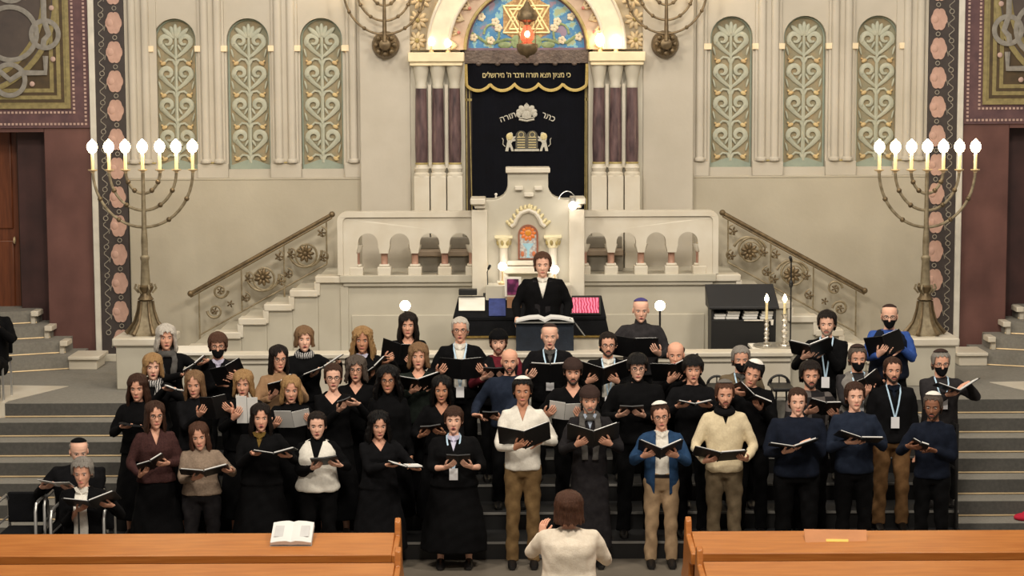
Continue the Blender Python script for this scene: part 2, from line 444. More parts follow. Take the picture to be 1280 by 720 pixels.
# ---------------------------------------------------------------- painted corner panels (left and right)
mu_bg = mat('mural_ground', (86,76,70), .75, c2=(72,64,62), scale=5)
mu_pu = mat('mural_purple', (104,76,78), .75, c2=(80,58,64), scale=7)
mu_gd = mat('mural_gold', (150,138,92), .6, c2=(122,110,72), scale=18)
mu_br = mat('mural_brown', (84,68,44), .7, c2=(66,54,38), scale=9)
mu_rb = mat('mural_ribbon', (146,142,134), .7, c2=(124,120,114), scale=16)
mu_dt = mat('mural_dots', (176,150,140), .7)
for s_ in (-1, 1):
    side = 'left' if s_ < 0 else 'right'
    X0 = s_*5.67; zb = PZ(160, YW-.06, 60); ym = YW-.05
    root = thing('mural_panel', (s_*7.2, ym, zb), 'large painted panel of interlaced knots in a gold and purple border at the top %s' % side, 'mural', 'painted knot panels')
    def X(d): return X0 + s_*d
    def rect(mm, d0, e0, d1, e1, y0, y1): mm.box(*sorted((X(d0), X(d1))), y0, y1, zb+e0, zb+e1)
    TOPZ = 3.6; W = 3.6
    mm = M(); rect(mm, 0, 0, W, TOPZ, ym, YW-.0195); mm.build('border', mu_pu, root)
    mm = M(); rect(mm, .24, .25, W, TOPZ, ym-.012, ym+.01); mm.build('gold_field', mu_gd, root)
    mm = M(); rect(mm, .32, .33, W, TOPZ, ym-.018, ym); mm.build('corner_ground', mu_br, root)
    mm = M()
    for d in (.24, .36, .45):
        rect(mm, d, d+.01, d+.05, TOPZ, ym-.026, ym-.01); rect(mm, d+.05, d+.01, W, d+.06, ym-.026, ym-.01)
    mm.build('gold_lines', mu_gd, root)
    # rounded inner field bounded by a gold ribbon
    R = 1.25; d0, e0 = .40, .42
    arcp = [(X(d0), zb+TOPZ)] + [(X(d0+R-R*cos(a)), zb+e0+R-R*sin(a)) for a in [i*pi/2/16 for i in range(17)]] + [(X(W), zb+e0)]
    M().prism(arcp+[(X(W), zb+TOPZ)], ym-.034, ym-.008).build('field', mu_bg, root)
    for off, mt_, nm in ((0, mu_gd, 'ribbon_outer'), (.085, mu_br, 'ribbon_dark'), (.155, mu_gd, 'ribbon_inner')):
        RR = R-off
        pts = [(X(d0+off), ym-.036, zb+TOPZ)] + [(X(d0+R-RR*cos(a)), ym-.036, zb+e0+R-RR*sin(a)) for a in [i*pi/2/16 for i in range(17)]] + [(X(W), ym-.036, zb+e0+off)]
        M().tube(pts, .035, 4, flat=.3, ref=(0,1,0)).build(nm, mt_, root)
    # beads on the borders
    bd = M()
    for d in (.05, .20):
        t = d
        while t < 2.0:
            bd.box(X(d)-.014, X(d)+.014, ym-.012, ym+.004, zb+t-.014, zb+t+.014)
            (bd.box(X(t)-.014, X(t)+.014, ym-.012, ym+.004, zb+d-.014, zb+d+.014) if t > d+.02 else None); t += .05
    bd.build('border_beads', mu_dt, root)
    # interlaced ribbons
    rb = M()
    def ring(px, py, r):
        c = P(px, py, ym); cx = c.x if s_ < 0 else -c.x
        rb.tube([(s_*abs(cx)+r*cos(a), ym-.045, c.z+r*sin(a)) for a in [i*2*pi/36 for i in range(36)]], .036, 6, closed=True, flat=.3, ref=(0,1,0))
    ring(57, 43, .175); ring(13, 100, .20); ring(14, 42, .34); ring(-30, 43, .175); ring(14, -18, .2); ring(-75, 42, .34); ring(57, -40, .175); ring(-75, 100, .2)
    def poly(pp, w=.036):
        q = [P(a, b, ym) for a, b in pp]
        rb.tube([(p.x if s_ < 0 else -p.x, ym-.052, p.z) for p in q], w, 4, flat=.3, ref=(0,1,0))
    poly([(55, -10), (56, 25), (62, 43), (56, 50), (55, 58)]); poly([(58, 70), (58, 91), (28, 91), (14, 100), (2, 90), (-30, 90)])
    rb.build('knot_ribbons', mu_rb, root)
    # small pale roundels
    for px, py in ((65, 10), (67, 74), (41, 105)):
        c = P(px, py, ym); x = c.x if s_ < 0 else -c.x
        M().ell((x, ym-.04, c.z), (.035, .015, .035)).build('roundel', mu_dt, root)

# ---------------------------------------------------------------- the ark
YA = YW
def sc(px): return (px-658)*.01044    # metres from the axis at the wall
ark = thing('torah_ark', (0, YA, 2.4), 'tall marble ark front with arched mosaic top and triple columns', 'ark')
za = arkz
# columns each side
for s_ in (-1, 1):
    zc1, zc0, zs1, zs0 = PZ(65, YA-.3), PZ(77, YA-.3), PZ(110, YA-.2), PZ(205, YA-.2)
    zb_ = 2.3
    xs = sorted((s_*.80, s_*1.52))
    M().box(xs[0], xs[1], YA-.12, YA+.12, zb_, zc0).build('pier', marble_b, ark)
    M().box(xs[0], xs[1], YA-.36, YA+.1, zc0, zc1).box(xs[0]+.02, xs[1]-.02, YA-.33, YA+.1, zc0-.05, zc0).build('impost_slab', mat('impost2', (226,212,176), .5), ark, bevel=.012)
    for i in range(3):
        cx = s_*(.93+.215*i); yc = YA-.2
        M().lathe([(.07, zs1), (.075, zs1+.03), (.065, zs1+.05), (.085, zs1+.15), (.11, zc0-.07), (.115, zc0-.04)], (cx, yc, 0), 16).build('capital', marble_b, ark)
        M().lathe([(.078, zs0), (.085, (zs0+zs1)/2-.2), (.072, zs1)], (cx, yc, 0), 18).build('column_shaft', marble_col, ark)
        M().lathe([(.105, zs0-.16), (.105, zs0-.12), (.085, zs0-.1), (.1, zs0-.05), (.082, zs0-.02), (.082, zs0+.005)], (cx, yc, 0), 18).build('column_base', marble_w, ark)
        M().box(cx-.1, cx+.1, yc-.1, yc+.12, zb_, zs0-.15).build('pedestal', marble_w, ark, bevel=.01)
        M().lathe([(.083, zs0+.0), (.087, zs0+.012), (.083, zs0+.024)], (cx, yc, 0), 18).build('gilt_ring', goldpaint, ark)
        if i < 2: M().box(cx+s_*.1075-.022, cx+s_*.1075+.022, YA-.17, YA-.1, zs0-.05, zs1+.05).build('pier_strip', marble_w, ark)
# archivolts
def ringpoly(r0_, r1_, a0=0, a1=pi, n=36): return arc(0, za, r1_, a0, a1, n)+arc(0, za, r0_, a1, a0, n)
M().prism(ringpoly(.80, 1.0), YA-.1, YA+.1).build('inner_arch', mat('arch_rose', (204,182,158), .6, c2=(186,158,136), scale=10), ark)
M().prism(ringpoly(1.0, 1.28), YA-.2, YA+.05).build('outer_arch', mat('arch_cream', (222,208,184), .55), ark, bevel=.03)
for r_ in (.79, 1.0, 1.27):
    M().tube([(a, YA-.12-(.08 if r_ > .9 else 0), b) for a, b in arc(0, za, r_, 0, pi, 40)], .022, 8).build('arch_moulding', goldpaint if r_ < .9 else marble_w, ark)
lf = M(); lg = M()
for i in range(17):   # leaves carved round the inner arch
    a = .06+i*(pi-.12)/16
    c = V((.9*cos(a), YA-.12, za+.9*sin(a)))
    R_ = Matrix.Rotation(-a+pi/2, 3, 'Y')
    for t in (-.6, 0, .6):
        lf.ell(c+R_ @ V((.045*sin(t), 0, .02+.02*cos(t))), (.02, .02, .06), R_ @ Matrix.Rotation(t, 3, 'Y'), 8, 6)
    if i % 2: lg.ell(c+V((0, -.02, 0)), (.022, .022, .022), None, 8, 6)
lf.build('arch_leaves', mat('arch_leaf', (208,192,158), .6, c2=(190,168,134), scale=14), ark); lg.build('arch_berries', mat('rosy', (190,120,110), .6), ark)
sp = M(); sg = M()
for s_ in (-1, 1):   # spandrel foliage
    for (fx, fz, fr) in ((1.41, .12, .12), (1.40, .38, .13), (1.36, .64, .13), (1.40, .9, .14)):
        c = V((s_*fx, YA-.1, za+fz))
        for q in range(9):
            a = q*2*pi/9
            sp.ell(c+V((fr*.55*cos(a), 0, fr*.55*sin(a))), (fr*.5, .03, fr*.22), Matrix.Rotation(-a, 3, 'Y'), 8, 6)
        sg.ell(c+V((0, -.03, 0)), .03, None, 8, 6)
M().prism([(1.24, za), (1.53, za), (1.53, za+2.4), (.3, za+2.4), (.3, za+1.29)] + [(1.27*cos(a), za+1.27*sin(a)) for a in (1.2, 1.0, .8, .6, .4, .2)], YA-.09, YA+.05).prism([(-x, z) for x, z in [(1.24, za), (1.53, za), (1.53, za+2.4), (.3, za+2.4), (.3, za+1.29)] + [(1.27*cos(a), za+1.27*sin(a)) for a in (1.2, 1.0, .8, .6, .4, .2)]], YA-.09, YA+.05).build('spandrel', mat('spandrel', (176,164,140), .7, c2=(150,138,116), scale=8), ark)
sp.build('spandrel_leaves', mat('arch_leaf', (208,192,158)), ark); sg.build('spandrel_buds', goldpaint, ark)

# mosaic tympanum
mb = bpy.data.materials.new('mosaic_blue'); mb.use_nodes = True
n = mb.node_tree.nodes; l = mb.node_tree.links; b = n['Principled BSDF']; b.inputs['Roughness'].default_value = .35
tc = n.new('ShaderNodeTexCoord'); vo = n.new('ShaderNodeTexVoronoi'); vo.inputs['Scale'].default_value = 55
no = n.new('ShaderNodeTexNoise'); no.inputs['Scale'].default_value = 5.5; no.inputs['Detail'].default_value = 1.5
l.new(tc.outputs['Object'], vo.inputs[0]); l.new(vo.outputs['Position'], no.inputs[0])
cr = n.new('ShaderNodeValToRGB'); cr.color_ramp.interpolation = 'CONSTANT'
e = cr.color_ramp.elements; e[0].position = 0; e[0].color = lin((150,130,150)); e[1].position = .40; e[1].color = lin((98,142,176))
for ps, c in ((.47, (70,134,184)), (.58, (140,190,196)), (.63, (168,180,140))):
    q = e.new(ps); q.color = lin(c)
l.new(no.outputs[0], cr.inputs[0]); l.new(cr.outputs[0], b.inputs['Base Color'])
mos = thing('mosaic_lunette', (0, YA+.02, za), 'half round blue mosaic with a gold six pointed star above the ark', 'mosaic')
M().prism([(-.79, za), (.79, za)] + arc(0, za, .79, 0, pi, 32), YA+.0, YA+.06).build('mosaic_ground', mb, mos)
st = M(); sz = PZ(24, YA); R_ = .345
zc = sz
M().prism([(R_*cos(pi/6+i*pi/3)*(1 if i % 2 == 0 else 1), zc+R_*sin(pi/6+i*pi/3)) for i in range(6)], YA-.012, YA+.01).build('star_ground', mat('star_ground', (196,160,104), .5, c2=(160,120,72), scale=30, kind='voro'), mos)
for r0_ in (pi/2, -pi/2):
    tri = [V((R_*cos(r0_+i*2*pi/3), YA-.02, zc+R_*sin(r0_+i*2*pi/3))) for i in range(3)]
    for i in range(3):
        a, b_ = tri[i], tri[(i+1) % 3]
        for off in (0, .045):
            ctr = V((0, YA-.02, zc)); k = 1-off/R_*2
            st.tube([ctr+(a-ctr)*k, ctr+(b_-ctr)*k], .013, 6)
st.build('star', mat('star_gold', (236,216,160), .4, .2), mos)
fl = M(); gr = M()
for s_ in (-1, 1):
    gr.tube([(s_*(.06+.11*i+.02*sin(i*2)), YA-.012, za+.06+.05*sin(i*1.2)+.02*i) for i in range(7)], .02, 6, flat=.5)
    gr.tube([(s_*(.45+.1*cos(t)), YA-.012, za+.2+.13*sin(t)) for t in [i*.5 for i in range(10)]], .016, 6, flat=.5)
    gr.ell((s_*.13, YA-.01, za+.1), (.07, .012, .09)); gr.ell((s_*.28, YA-.01, za+.06), (.09, .012, .045))
    for fx, fz in ((.40, .36), (.68, .16), (.36, .28), (.58, .42), (.46, .12)):
        for q in range(5):
            a = q*2*pi/5
            fl.ell((s_*fx+.03*cos(a), YA-.016, za+fz+.03*sin(a)), (.026, .01, .026), None, 8, 5)
gr.build('mosaic_vines', mat('mos_green', (158,172,126), .5, c2=(120,142,96), scale=30), mos)
fl.build('mosaic_flowers', mat('mos_cream', (222,208,178), .5), mos)
M().tube([(a, YA-.01, b) for a, b in arc(0, za, .765, 0, pi, 40)], .014, 6).box(-.79, .79, YA-.02, YA+.02, za-.01, za+.022).build('mosaic_border', mat('mos_border', (120,96,110), .5), mos)

# pelmet, valance, curtain
yc_ = YA+.0
jx = .86
for s_ in (-1, 1): M().box(*sorted((s_*.87, s_*.70)), YA+.05, YA+.4, 2.4, za).build('ark_jamb', darkwood, ark)
M().box(-.79, -.775, YA+.03, YA+.06, 2.5, za-.2).box(.775, .79, YA+.03, YA+.06, 2.5, za-.2).box(-.86, -.7, YA+.03, YA+.055, PZ(126, YA), PZ(123, YA)).box(.7, .86, YA+.03, YA+.055, PZ(126, YA), PZ(123, YA)).build('jamb_gilding', goldpaint, ark)
M().box(-.9, .9, YA+.42, YA+.5, 2.2, ZT).build('ark_back', darkwood, ark)
zp0 = PZ(79, YA)
pl = M().box(-.80, .80, YA-.06, YA-.02, zp0, za-.005)
for i in range(6):
    x = -.62+i*.248
    pl.ell((x, YA-.05, zp0-.005), (.035, .012, .03)); pl.box(x-.005, x+.005, YA-.068, YA-.06, zp0+.03, za-.04)
tag(pl.build('pelmet', mat('pelmet_metal', (112,98,88), .45, .4, c2=(84,72,66), scale=16, bump=.3)), 'grey metal pelmet board across the top of the ark curtain', 'pelmet')
# curtain: softly folded velvet with real thickness
def sheet(x0, x1, z0, z1, y, amp, nf, th=.012, nx=90, zlow=None):
    m = M(); top = []; rings = []
    for i in range(nx+1):
        x = x0+(x1-x0)*i/nx; yy = y+amp*sin(nf*2*pi*i/nx)+amp*.4*sin(nf*4.3*pi*i/nx+1)
        zl = zlow(x) if zlow else z0
        rings.append([(x, yy, zl), (x, yy, z1), (x, yy+th, z1), (x, yy+th, zl)])
    return m.loft(rings)
cur = thing('ark_curtain', (0, YA, 2.5), 'dark navy velvet ark curtain embroidered with crown, tablets and two lions', 'curtain')
sheet(-.71, .755, 2.5, zp0+.03, YA+.02, .006, 9).build('cloth', navyvelvet, cur)
M().tube([(-.71, YA+.012, 2.5), (-.745, YA+.012, zp0-.1)], .006, 6).tube([(.755, YA+.012, 2.5), (.765, YA+.012, zp0-.1)], .006, 6).build('gold_edge', goldpaint, cur)
val = thing('ark_valance', (0, YA-.03, PZ(110, YA)), 'navy valance with scalloped gold fringe and one line of gold lettering', 'valance')
zt, zb2 = PZ(104, YA), PZ(113, YA)
xs5 = [-.785+1.57*i/5 for i in range(6)]
def vlow(x):
    t = (x+.785)/1.57*5; f = t-math.floor(t)
    return zt-(zt-zb2)*sin(pi*max(0, min(1, f)))**.6 if 0 <= t <= 5 else zt
sheet(-.785, .785, zt, zp0+.02, YA-.035, .003, 12, nx=120, zlow=lambda x: vlow(x)).build('cloth', navyvelvet, val)
pts = [(-.785, YA-.045, zp0-.01), (-.78, YA-.045, zt+.03)] + [(x, YA-.045, vlow(x)) for x in [-.775+1.55*i/100 for i in range(101)]] + [(.78, YA-.045, zt+.03), (.785, YA-.045, zp0-.01)]
M().tube(pts, .022, 6, flat=.5).build('gold_fringe', mat('fringe', (206,184,112), .6, c2=(180,154,84), scale=60), val)
emb = mat('silver_embroidery', (206,202,192), .5, .1, c2=(170,166,150), scale=60)
embg = mat('gold_embroidery', (222,208,160), .5, .1, c2=(190,174,120), scale=60)
def text(s, size, loc, m, parent, name='lettering', rot=0, ext=.002, sx=1):
    cu = bpy.data.curves.new('t', 'FONT'); cu.body = s; cu.size = size; cu.extrude = ext; cu.align_x = 'CENTER'; cu.align_y = 'CENTER'
    cu.offset = size*.012
    t = bpy.data.objects.new('t', cu); COL.objects.link(t); bpy.context.view_layer.update()
    me = bpy.data.meshes.new_from_object(t.evaluated_get(bpy.context.evaluated_depsgraph_get()))
    bpy.data.objects.remove(t)
    Mx = Matrix.Translation(loc) @ Matrix.Rotation(-rot, 4, 'Y') @ Matrix.Rotation(pi/2, 4, 'X') @ Matrix.Scale(sx, 4, (1,0,0))
    me.transform(Mx); me.materials.clear(); me.materials.append(m)
    o = bpy.data.objects.new(name, me); COL.objects.link(o); o.parent = parent; me.transform(wm(parent).inverted())
    return o
def heb(s): return s[::-1]
t1 = "\u05db\u05d9 \u05de\u05e6\u05d9\u05d5\u05df \u05ea\u05e6\u05d0 \u05ea\u05d5\u05e8\u05d4 \u05d5\u05d3\u05d1\u05e8 \u05d4' \u05de\u05d9\u05e8\u05d5\u05e9\u05dc\u05d9\u05dd"
to = text(heb(t1), .095, (0, YA-.05, PZ(94, YA)), embg, val)
wd = max(v.co.x for v in to.data.vertices)-min(v.co.x for v in to.data.vertices)
k = 1.14/wd
for v in to.data.vertices: v.co.x *= k
text(heb("\u05db\u05ea\u05e8"), .105, (.285, YA+.005, PZ(146.5, YA)), emb, cur, rot=radians(-22))
text(heb("\u05ea\u05d5\u05e8\u05d4"), .105, (-.245, YA+.005, PZ(146.5, YA)), emb, cur, rot=radians(20))
ye = YA+.004
zc = PZ(141, YA)
cw = M()
for a, r in ((-1.15, .1), (-.6, .115), (0, .12), (.6, .115), (1.15, .1)):
    cw.ell((sin(a)*r*.95, ye, zc-.02+cos(a)*r*.75), (.038, .008, .05), Matrix.Rotation(a, 3, 'Y'), 10, 6)
cw.ell((0, ye, zc+.115), .014, None, 8, 6); cw.tube([(-.1, ye, zc-.085), (0, ye, zc-.105), (.1, ye, zc-.085)], .014, 6); cw.tube([(-.11, ye, zc-.055), (0, ye, zc-.075), (.11, ye, zc-.055)], .008, 6)
cw.ell((0, ye+.002, zc-.02), (.07, .006, .06), None, 12, 6); cw.ell((-.105, ye, zc-.02), (.035, .008, .035), None, 10, 6); cw.ell((.105, ye, zc-.02), (.035, .008, .035), None, 10, 6)
cw.build('crown_emblem', emb, cur)
tb = M(); zt0, zt1 = PZ(189, YA), PZ(163, YA)
ztb = zt1-.075
tbg = [(-.145, zt0+.03), (.145, zt0+.03), (.145, ztb)] + arc(.0725, ztb, .0725, 0, pi, 10) + arc(-.0725, ztb, .0725, 0, pi, 10)
M().prism(tbg, ye-.004, ye+.006).build('tablets_emblem', mat('tablet_thread', (96,92,80), .6, c2=(70,68,60), scale=50), cur)
ln = M()
for i in range(5):
    for s_ in (-1, 1):
        x = s_*.0725
        ln.box(x-.05, x+.05, ye-.008, ye-.003, ztb-.02-i*.033, ztb-.008-i*.033)
for s_ in (-1, 1): ln.tube([(s_*.0725+.035*cos(a), ye-.006, ztb+.02+.035*sin(a)) for a in [i*pi/6 for i in range(12)]], .005, 5, closed=True)
ln.build('tablet_lines', embg, cur)
M().box(-.16, .16, ye-.006, ye+.006, zt0, zt0+.028).build('tablet_foot', emb, cur)
for s_ in (-1, 1):   # rampant lions
    body = [(-.25, .0), (-.245, .03), (-.235, .07), (-.225, .12), (-.235, .15), (-.225, .19), (-.2, .22), (-.175, .225), (-.16, .205), (-.165, .19), (-.155, .17), (-.12, .185), (-.115, .17), (-.15, .145), (-.12, .14), (-.118, .125), (-.165, .115), (-.18, .09), (-.165, .05), (-.15, .0), (-.18, .0), (-.19, .045), (-.205, .05), (-.215, .0)]
    z_ = zt0
    M().prism([(x*(-s_)*1.12+(0), z_+z*1.1) for x, z in body], ye-.004, ye+.006).tube([(-s_*-.25*1.12*1, ye, z_+.06), (s_*.31, ye, z_+.09), (s_*.305, ye, z_+.15), (s_*.32, ye, z_+.17)], .006, 6).build('lion_emblem', emb, cur)
    M().ell((s_*.222, ye-.003, z_+.19), (.045, .008, .05), None, 10, 6).build('lion_mane', embg, cur)

# hanging eternal light
el = thing('eternal_light', (0, 25.2, PZ(70, 25.2)), 'hanging bronze lamp with a glowing red glass before the mosaic', 'hanging lamp')
ex = PX(659, 25.2, 40); z_ = lambda y: PZ(y, 25.2)
M().lathe([(.01, z_(73)), (.03, z_(70)), (.09, z_(68)), (.125, z_(63)), (.135, z_(57)), (.13, z_(55)), (.09, z_(54)), (.05, z_(53))], (ex, 25.2, 0), 24).build('bowl', bronze, el)
M().lathe([(.04, z_(53)), (.08, z_(49)), (.085, z_(42)), (.05, z_(35)), (.03, z_(32))], (ex, 25.2, 0), 20).build('red_glass', red_m, el)
M().ell((ex, 25.1, z_(43)), (.03, .03, .04)).build('flame', flame_m, el)
M().lathe([(.035, z_(31)), (.05, z_(28)), (.12, z_(25)), (.13, z_(20)), (.11, z_(14)), (.05, z_(8)), (.02, z_(2))], (ex, 25.2, 0), 24).build('crown', bronze, el)
ch = M()
for i in range(3):
    a = i*2*pi/3+.5
    ch.tube([(ex+.12*cos(a), 25.2+.12*sin(a), z_(57)), (ex+.11*cos(a), 25.2+.11*sin(a), z_(18))], .005, 6)
ch.tube([(ex, 25.2, z_(4)), (ex, 25.2, 9)], .01, 6)
ch.build('chain', bronze, el)

# candle bulbs on the imposts
for i, (px, py) in enumerate(((539, 52), (560, 54), (750, 50), (770, 52))):
    p = P(px, py, 25.9); zb_ = PZ(65, YA-.3)
    lab = ['left', 'right', 'left', 'right'][i]
    r = thing('ark_lamp', (p.x, 25.9, zb_), 'small bright bulb on the %s capital slab, %s one of that pair' % ('left' if i < 2 else 'right', lab), 'lamp', 'bulbs on the ark capitals')
    M().lathe([(.03, zb_), (.03, zb_+.02), (.012, zb_+.03), (.012, p.z-.03)], (p.x, 25.9, 0), 12).build('socket', brass, r)
    M().ell((p.x, 25.9, p.z), (.042, .042, .055) if i < 2 else (.06, .06, .085)).build('bulb', arkl_m, r)
# ---------------------------------------------------------------- bema: stairs, balustrade, pulpit
YB = 24.8; ZP = PZ(345, YB)
bem = M().box(-2.62, 2.62, YB, YW+.02, ZL, ZP).build('bema_platform', marble_b, bevel=.01); struct(bem)
for s_ in (-1, 1):
    side = 'left' if s_ < 0 else 'right'
    st = M(); cp = M()
    rise = (ZP-ZL)/7; x = 2.62; run = .322
    cp.box(*sorted((s_*2.30, s_*(x+.03))), YB-.043, YB+.253, ZP-.075, ZP+.01)
    for k in range(1, 7):
        z1 = ZP-rise*k; x1 = x+run
        st.box(*sorted((s_*x, s_*x1)), YB, YW+.0, ZL, z1)
        cp.box(*sorted((s_*(x-.0), s_*(x1+.03))), YB-.04, YB+.25, z1-.075, z1+.012)
        cp.box(*sorted((s_*(x-.03), s_*(x+.045))), YB-.036, YB+.246, z1-.06, z1+rise-.06)
        x = x1
    o = st.build('stair_bema_'+side, marble_b, bevel=.01); struct(o)
    cp.build('stepped_coping', marble_w, o, bevel=.012)
# base ledge and recessed panels on the bema front
fr = M().box(-2.34, 2.34, YB-.07, YB+.05, PZ(352, YB), PZ(343, YB)).box(-2.3, 2.3, YB-.04, YB+.02, PZ(357, YB), PZ(352, YB))
for s_ in (-1, 1):
    fr.box(*sorted((s_*.85, s_*2.2)), YB-.02, YB+.02, ZL+.1, PZ(393, YB)).box(*sorted((s_*2.24, s_*2.34)), YB-.025, YB+.02, ZL, PZ(357, YB))
o = fr.build('trim_bema_front', marble_b, bevel=.008); struct(o)

def balustrade(s_):
    side = 'left' if s_ < 0 else 'right'
    root = thing('balustrade', (s_*1.55, YB, ZP), 'white marble balustrade with four arched openings, %s of the pulpit' % side, 'balustrade', 'marble balustrades')
    c = lambda px: (px-661.0)/F*YB     # px on the left side -> metres from the axis
    zt, za_, zcap, zbase, zb_ = PZ(266, YB), PZ(303, YB), PZ(316, YB), PZ(331, YB), PZ(343, YB)
    ops = [(448, 473), (488, 512.5), (525.5, 550), (563, 588)]
    X0, X1 = c(425), c(600)
    # upper plate with arch notches and capitals
    pts = [(X0, zb_), (X0, zt-.07)] + arc(X0+.07, zt-.07, .07, pi, pi/2, 5) + [(X1, zt), (X1, zb_)]
    pts += [(c(594), zb_), (c(594), zcap)]
    for a, b_ in reversed(ops):
        xa, xb = c(a), c(b_); cx = (xa+xb)/2; r = (xb-xa)/2
        pts += [(xb+.02, zcap), (xb+.012, zcap+.05), (xb, zcap+.09)] + arc(cx, za_, r, 0, pi, 12) + [(xa, zcap+.09), (xa-.012, zcap+.05), (xa-.02, zcap)]
    pts += [(c(447), zcap), (c(447), zb_)]
    fl = lambda pp: [(x*(1 if s_ < 0 else -1), z) for x, z in pp]
    M().prism(fl(pts), YB-.02, YB+.16).build('arcade', marble_w, root, bevel=.008)
    outl = [(X0-.025, zb_)] + arc(X0+.085, zt-.09, .11, pi, pi/2, 8) + [(X1, zt+.02), (X1, zt-.05)] + arc(X0+.105, zt-.11, .06, pi/2, pi, 8) + [(X0+.045, zb_)]
    M().prism(fl(outl), YB-.045, YB+.185).build('coping', marble_w, root, bevel=.012)
    xsn = [(442+448)/2+.5, (473+488)/2, (512.5+525.5)/2, (550+563)/2, 591]
    for px in xsn:
        x = c(px)*(1 if s_ < 0 else -1)
        M().lathe([(.05, zbase), (.042, zbase+.02), (.042, zcap-.01), (.055, zcap+.01)], (x, YB+.07, 0), 14).build('baluster', marble_pink, root)
        M().box(x-.085, x+.085, YB-.027, YB+.155, zb_-.01, zbase-.02).box(x-.065, x+.065, YB, YB+.14, zbase-.02, zbase+.012).build('baluster_base', marble_w, root, bevel=.012)
        M().lathe([(.05, zcap-.0), (.075, zcap+.06), (.085, zcap+.1)], (x, YB+.07, 0), 12).build('baluster_capital', marble_w, root)
balustrade(-1); balustrade(1)
# bench-like fittings seen through the arches
for s_ in (-1, 1):
    x0, x1 = s_*.72, s_*(1.46 if s_ < 0 else 1.22)
    r = thing('bench', (s_*1.1, 25.5, ZP), 'low grey bench seen through the %s balustrade arches' % ('left' if s_ < 0 else 'right'), 'bench', 'benches behind the balustrades')
    M().box(*sorted((x0, x1)), 25.35, 25.7, ZP+.20, ZP+.27).build('seat', mat('bench_brown', (146,130,112), .6), r, bevel=.01)
    M().box(*sorted((x0, x1)), 25.66, 25.72, ZP+.27, ZP+.42).build('backrest', mat('bench_grey', (134,128,116), .6), r, bevel=.01)
    M().box(*sorted((x0, x1)), 25.42, 25.68, ZP, ZP+.20).build('base', mat('bench_grey', (134,128,116)), r, bevel=.01)

# wrought railing on each stair
def railing(s_):
    side = 'left' if s_ < 0 else 'right'
    YR = 25.7
    root = thing('stair_railing', (s_*3.4, YR, 1.4), 'bronze scrollwork railing climbing the %s marble stair' % side, 'railing', 'scrollwork stair railings')
    a = P(238, 367, YR); b_ = P(415, 268, YR)
    ax, az = -a.x, a.z; bx, bz = -b_.x, b_.z
    if s_ > 0: az += .0
    def L(t, dz=0): return V((s_*(ax+(bx-ax)*t), YR, az+(bz-az)*t+dz))
    h0 = M().tube([L(0), L(1)], .026, 10).tube([L(0, -.045), L(1, -.045)], .012, 6)
    h0.ell(L(0), .04).ell(L(1), .04)
    h0.build('handrail', bronze, root)
    fr = M(); t0, t1 = .06, .96; D = -.60
    fr.tube([L(t0, D), L(t1, D)], .012, 6)
    for t in (t0, .36, .66, t1): fr.tube([L(t, -.03), L(t, D)], .011, 6)
    for t in (t0, t1-.3): fr.tube([L(t, D), V((L(t).x, YR, L(t).z-.78))], .014, 6)
    fr.build('rail_frame', bronze_g, root)
    sl = (bz-az)/(bx-ax)
    sc_ = M(); ro = M()
    def scroll(c, r, turns=1.6, a0=0, d=1, w=.014):
        pts = []
        for i in range(26):
            q = i/25; aa = a0+d*q*turns*2*pi; rr = r*(1-.72*q)
            pts.append(c+V((rr*cos(aa), 0, rr*sin(aa))))
        sc_.tube(pts, [w*1.4*(1-.4*i/25) for i in range(26)], 6)
    def rosette(c, r, n=7):
        for q in range(n):
            aa = q*2*pi/n; ro.ell(c+V((r*.6*cos(aa), -.01, r*.6*sin(aa))), (r*.42, .02, r*.22), Matrix.Rotation(-aa, 3, 'Y'), 8, 6)
        ro.ell(c+V((0, -.02, 0)), r*.28, None, 8, 6)
    for t in (.51, .81):
        c = L(t, -.31); scroll(c, .21, 1.3, pi*.9, -1*s_); scroll(c, .215, .9, .2, s_); rosette(c, .115, 9); scroll(c, .15, 1.0, 0, 1, .008)
        for (dt, dz, r) in ((-.10, -.2, .06), (-.125, -.43, .055), (.125, -.47, .06), (.115, -.14, .06)):
            c2 = L(t+dt, dz-.02); rosette(c2, r, 5); scroll(c2, r+.02, .8, pi/2, s_, .009)
    c = L(.21, -.18); scroll(c, .1, 1.4, 0, s_); rosette(c, .05, 5)
    c = L(.17, -.40); scroll(c, .1, 1.4, pi, -s_); rosette(c, .05, 5)
    c = L(.28, -.42); rosette(c, .05, 5)
    sc_.build('scrollwork', bronze_g, root); ro.build('rosettes', bronze, root)
railing(-1); railing(1)

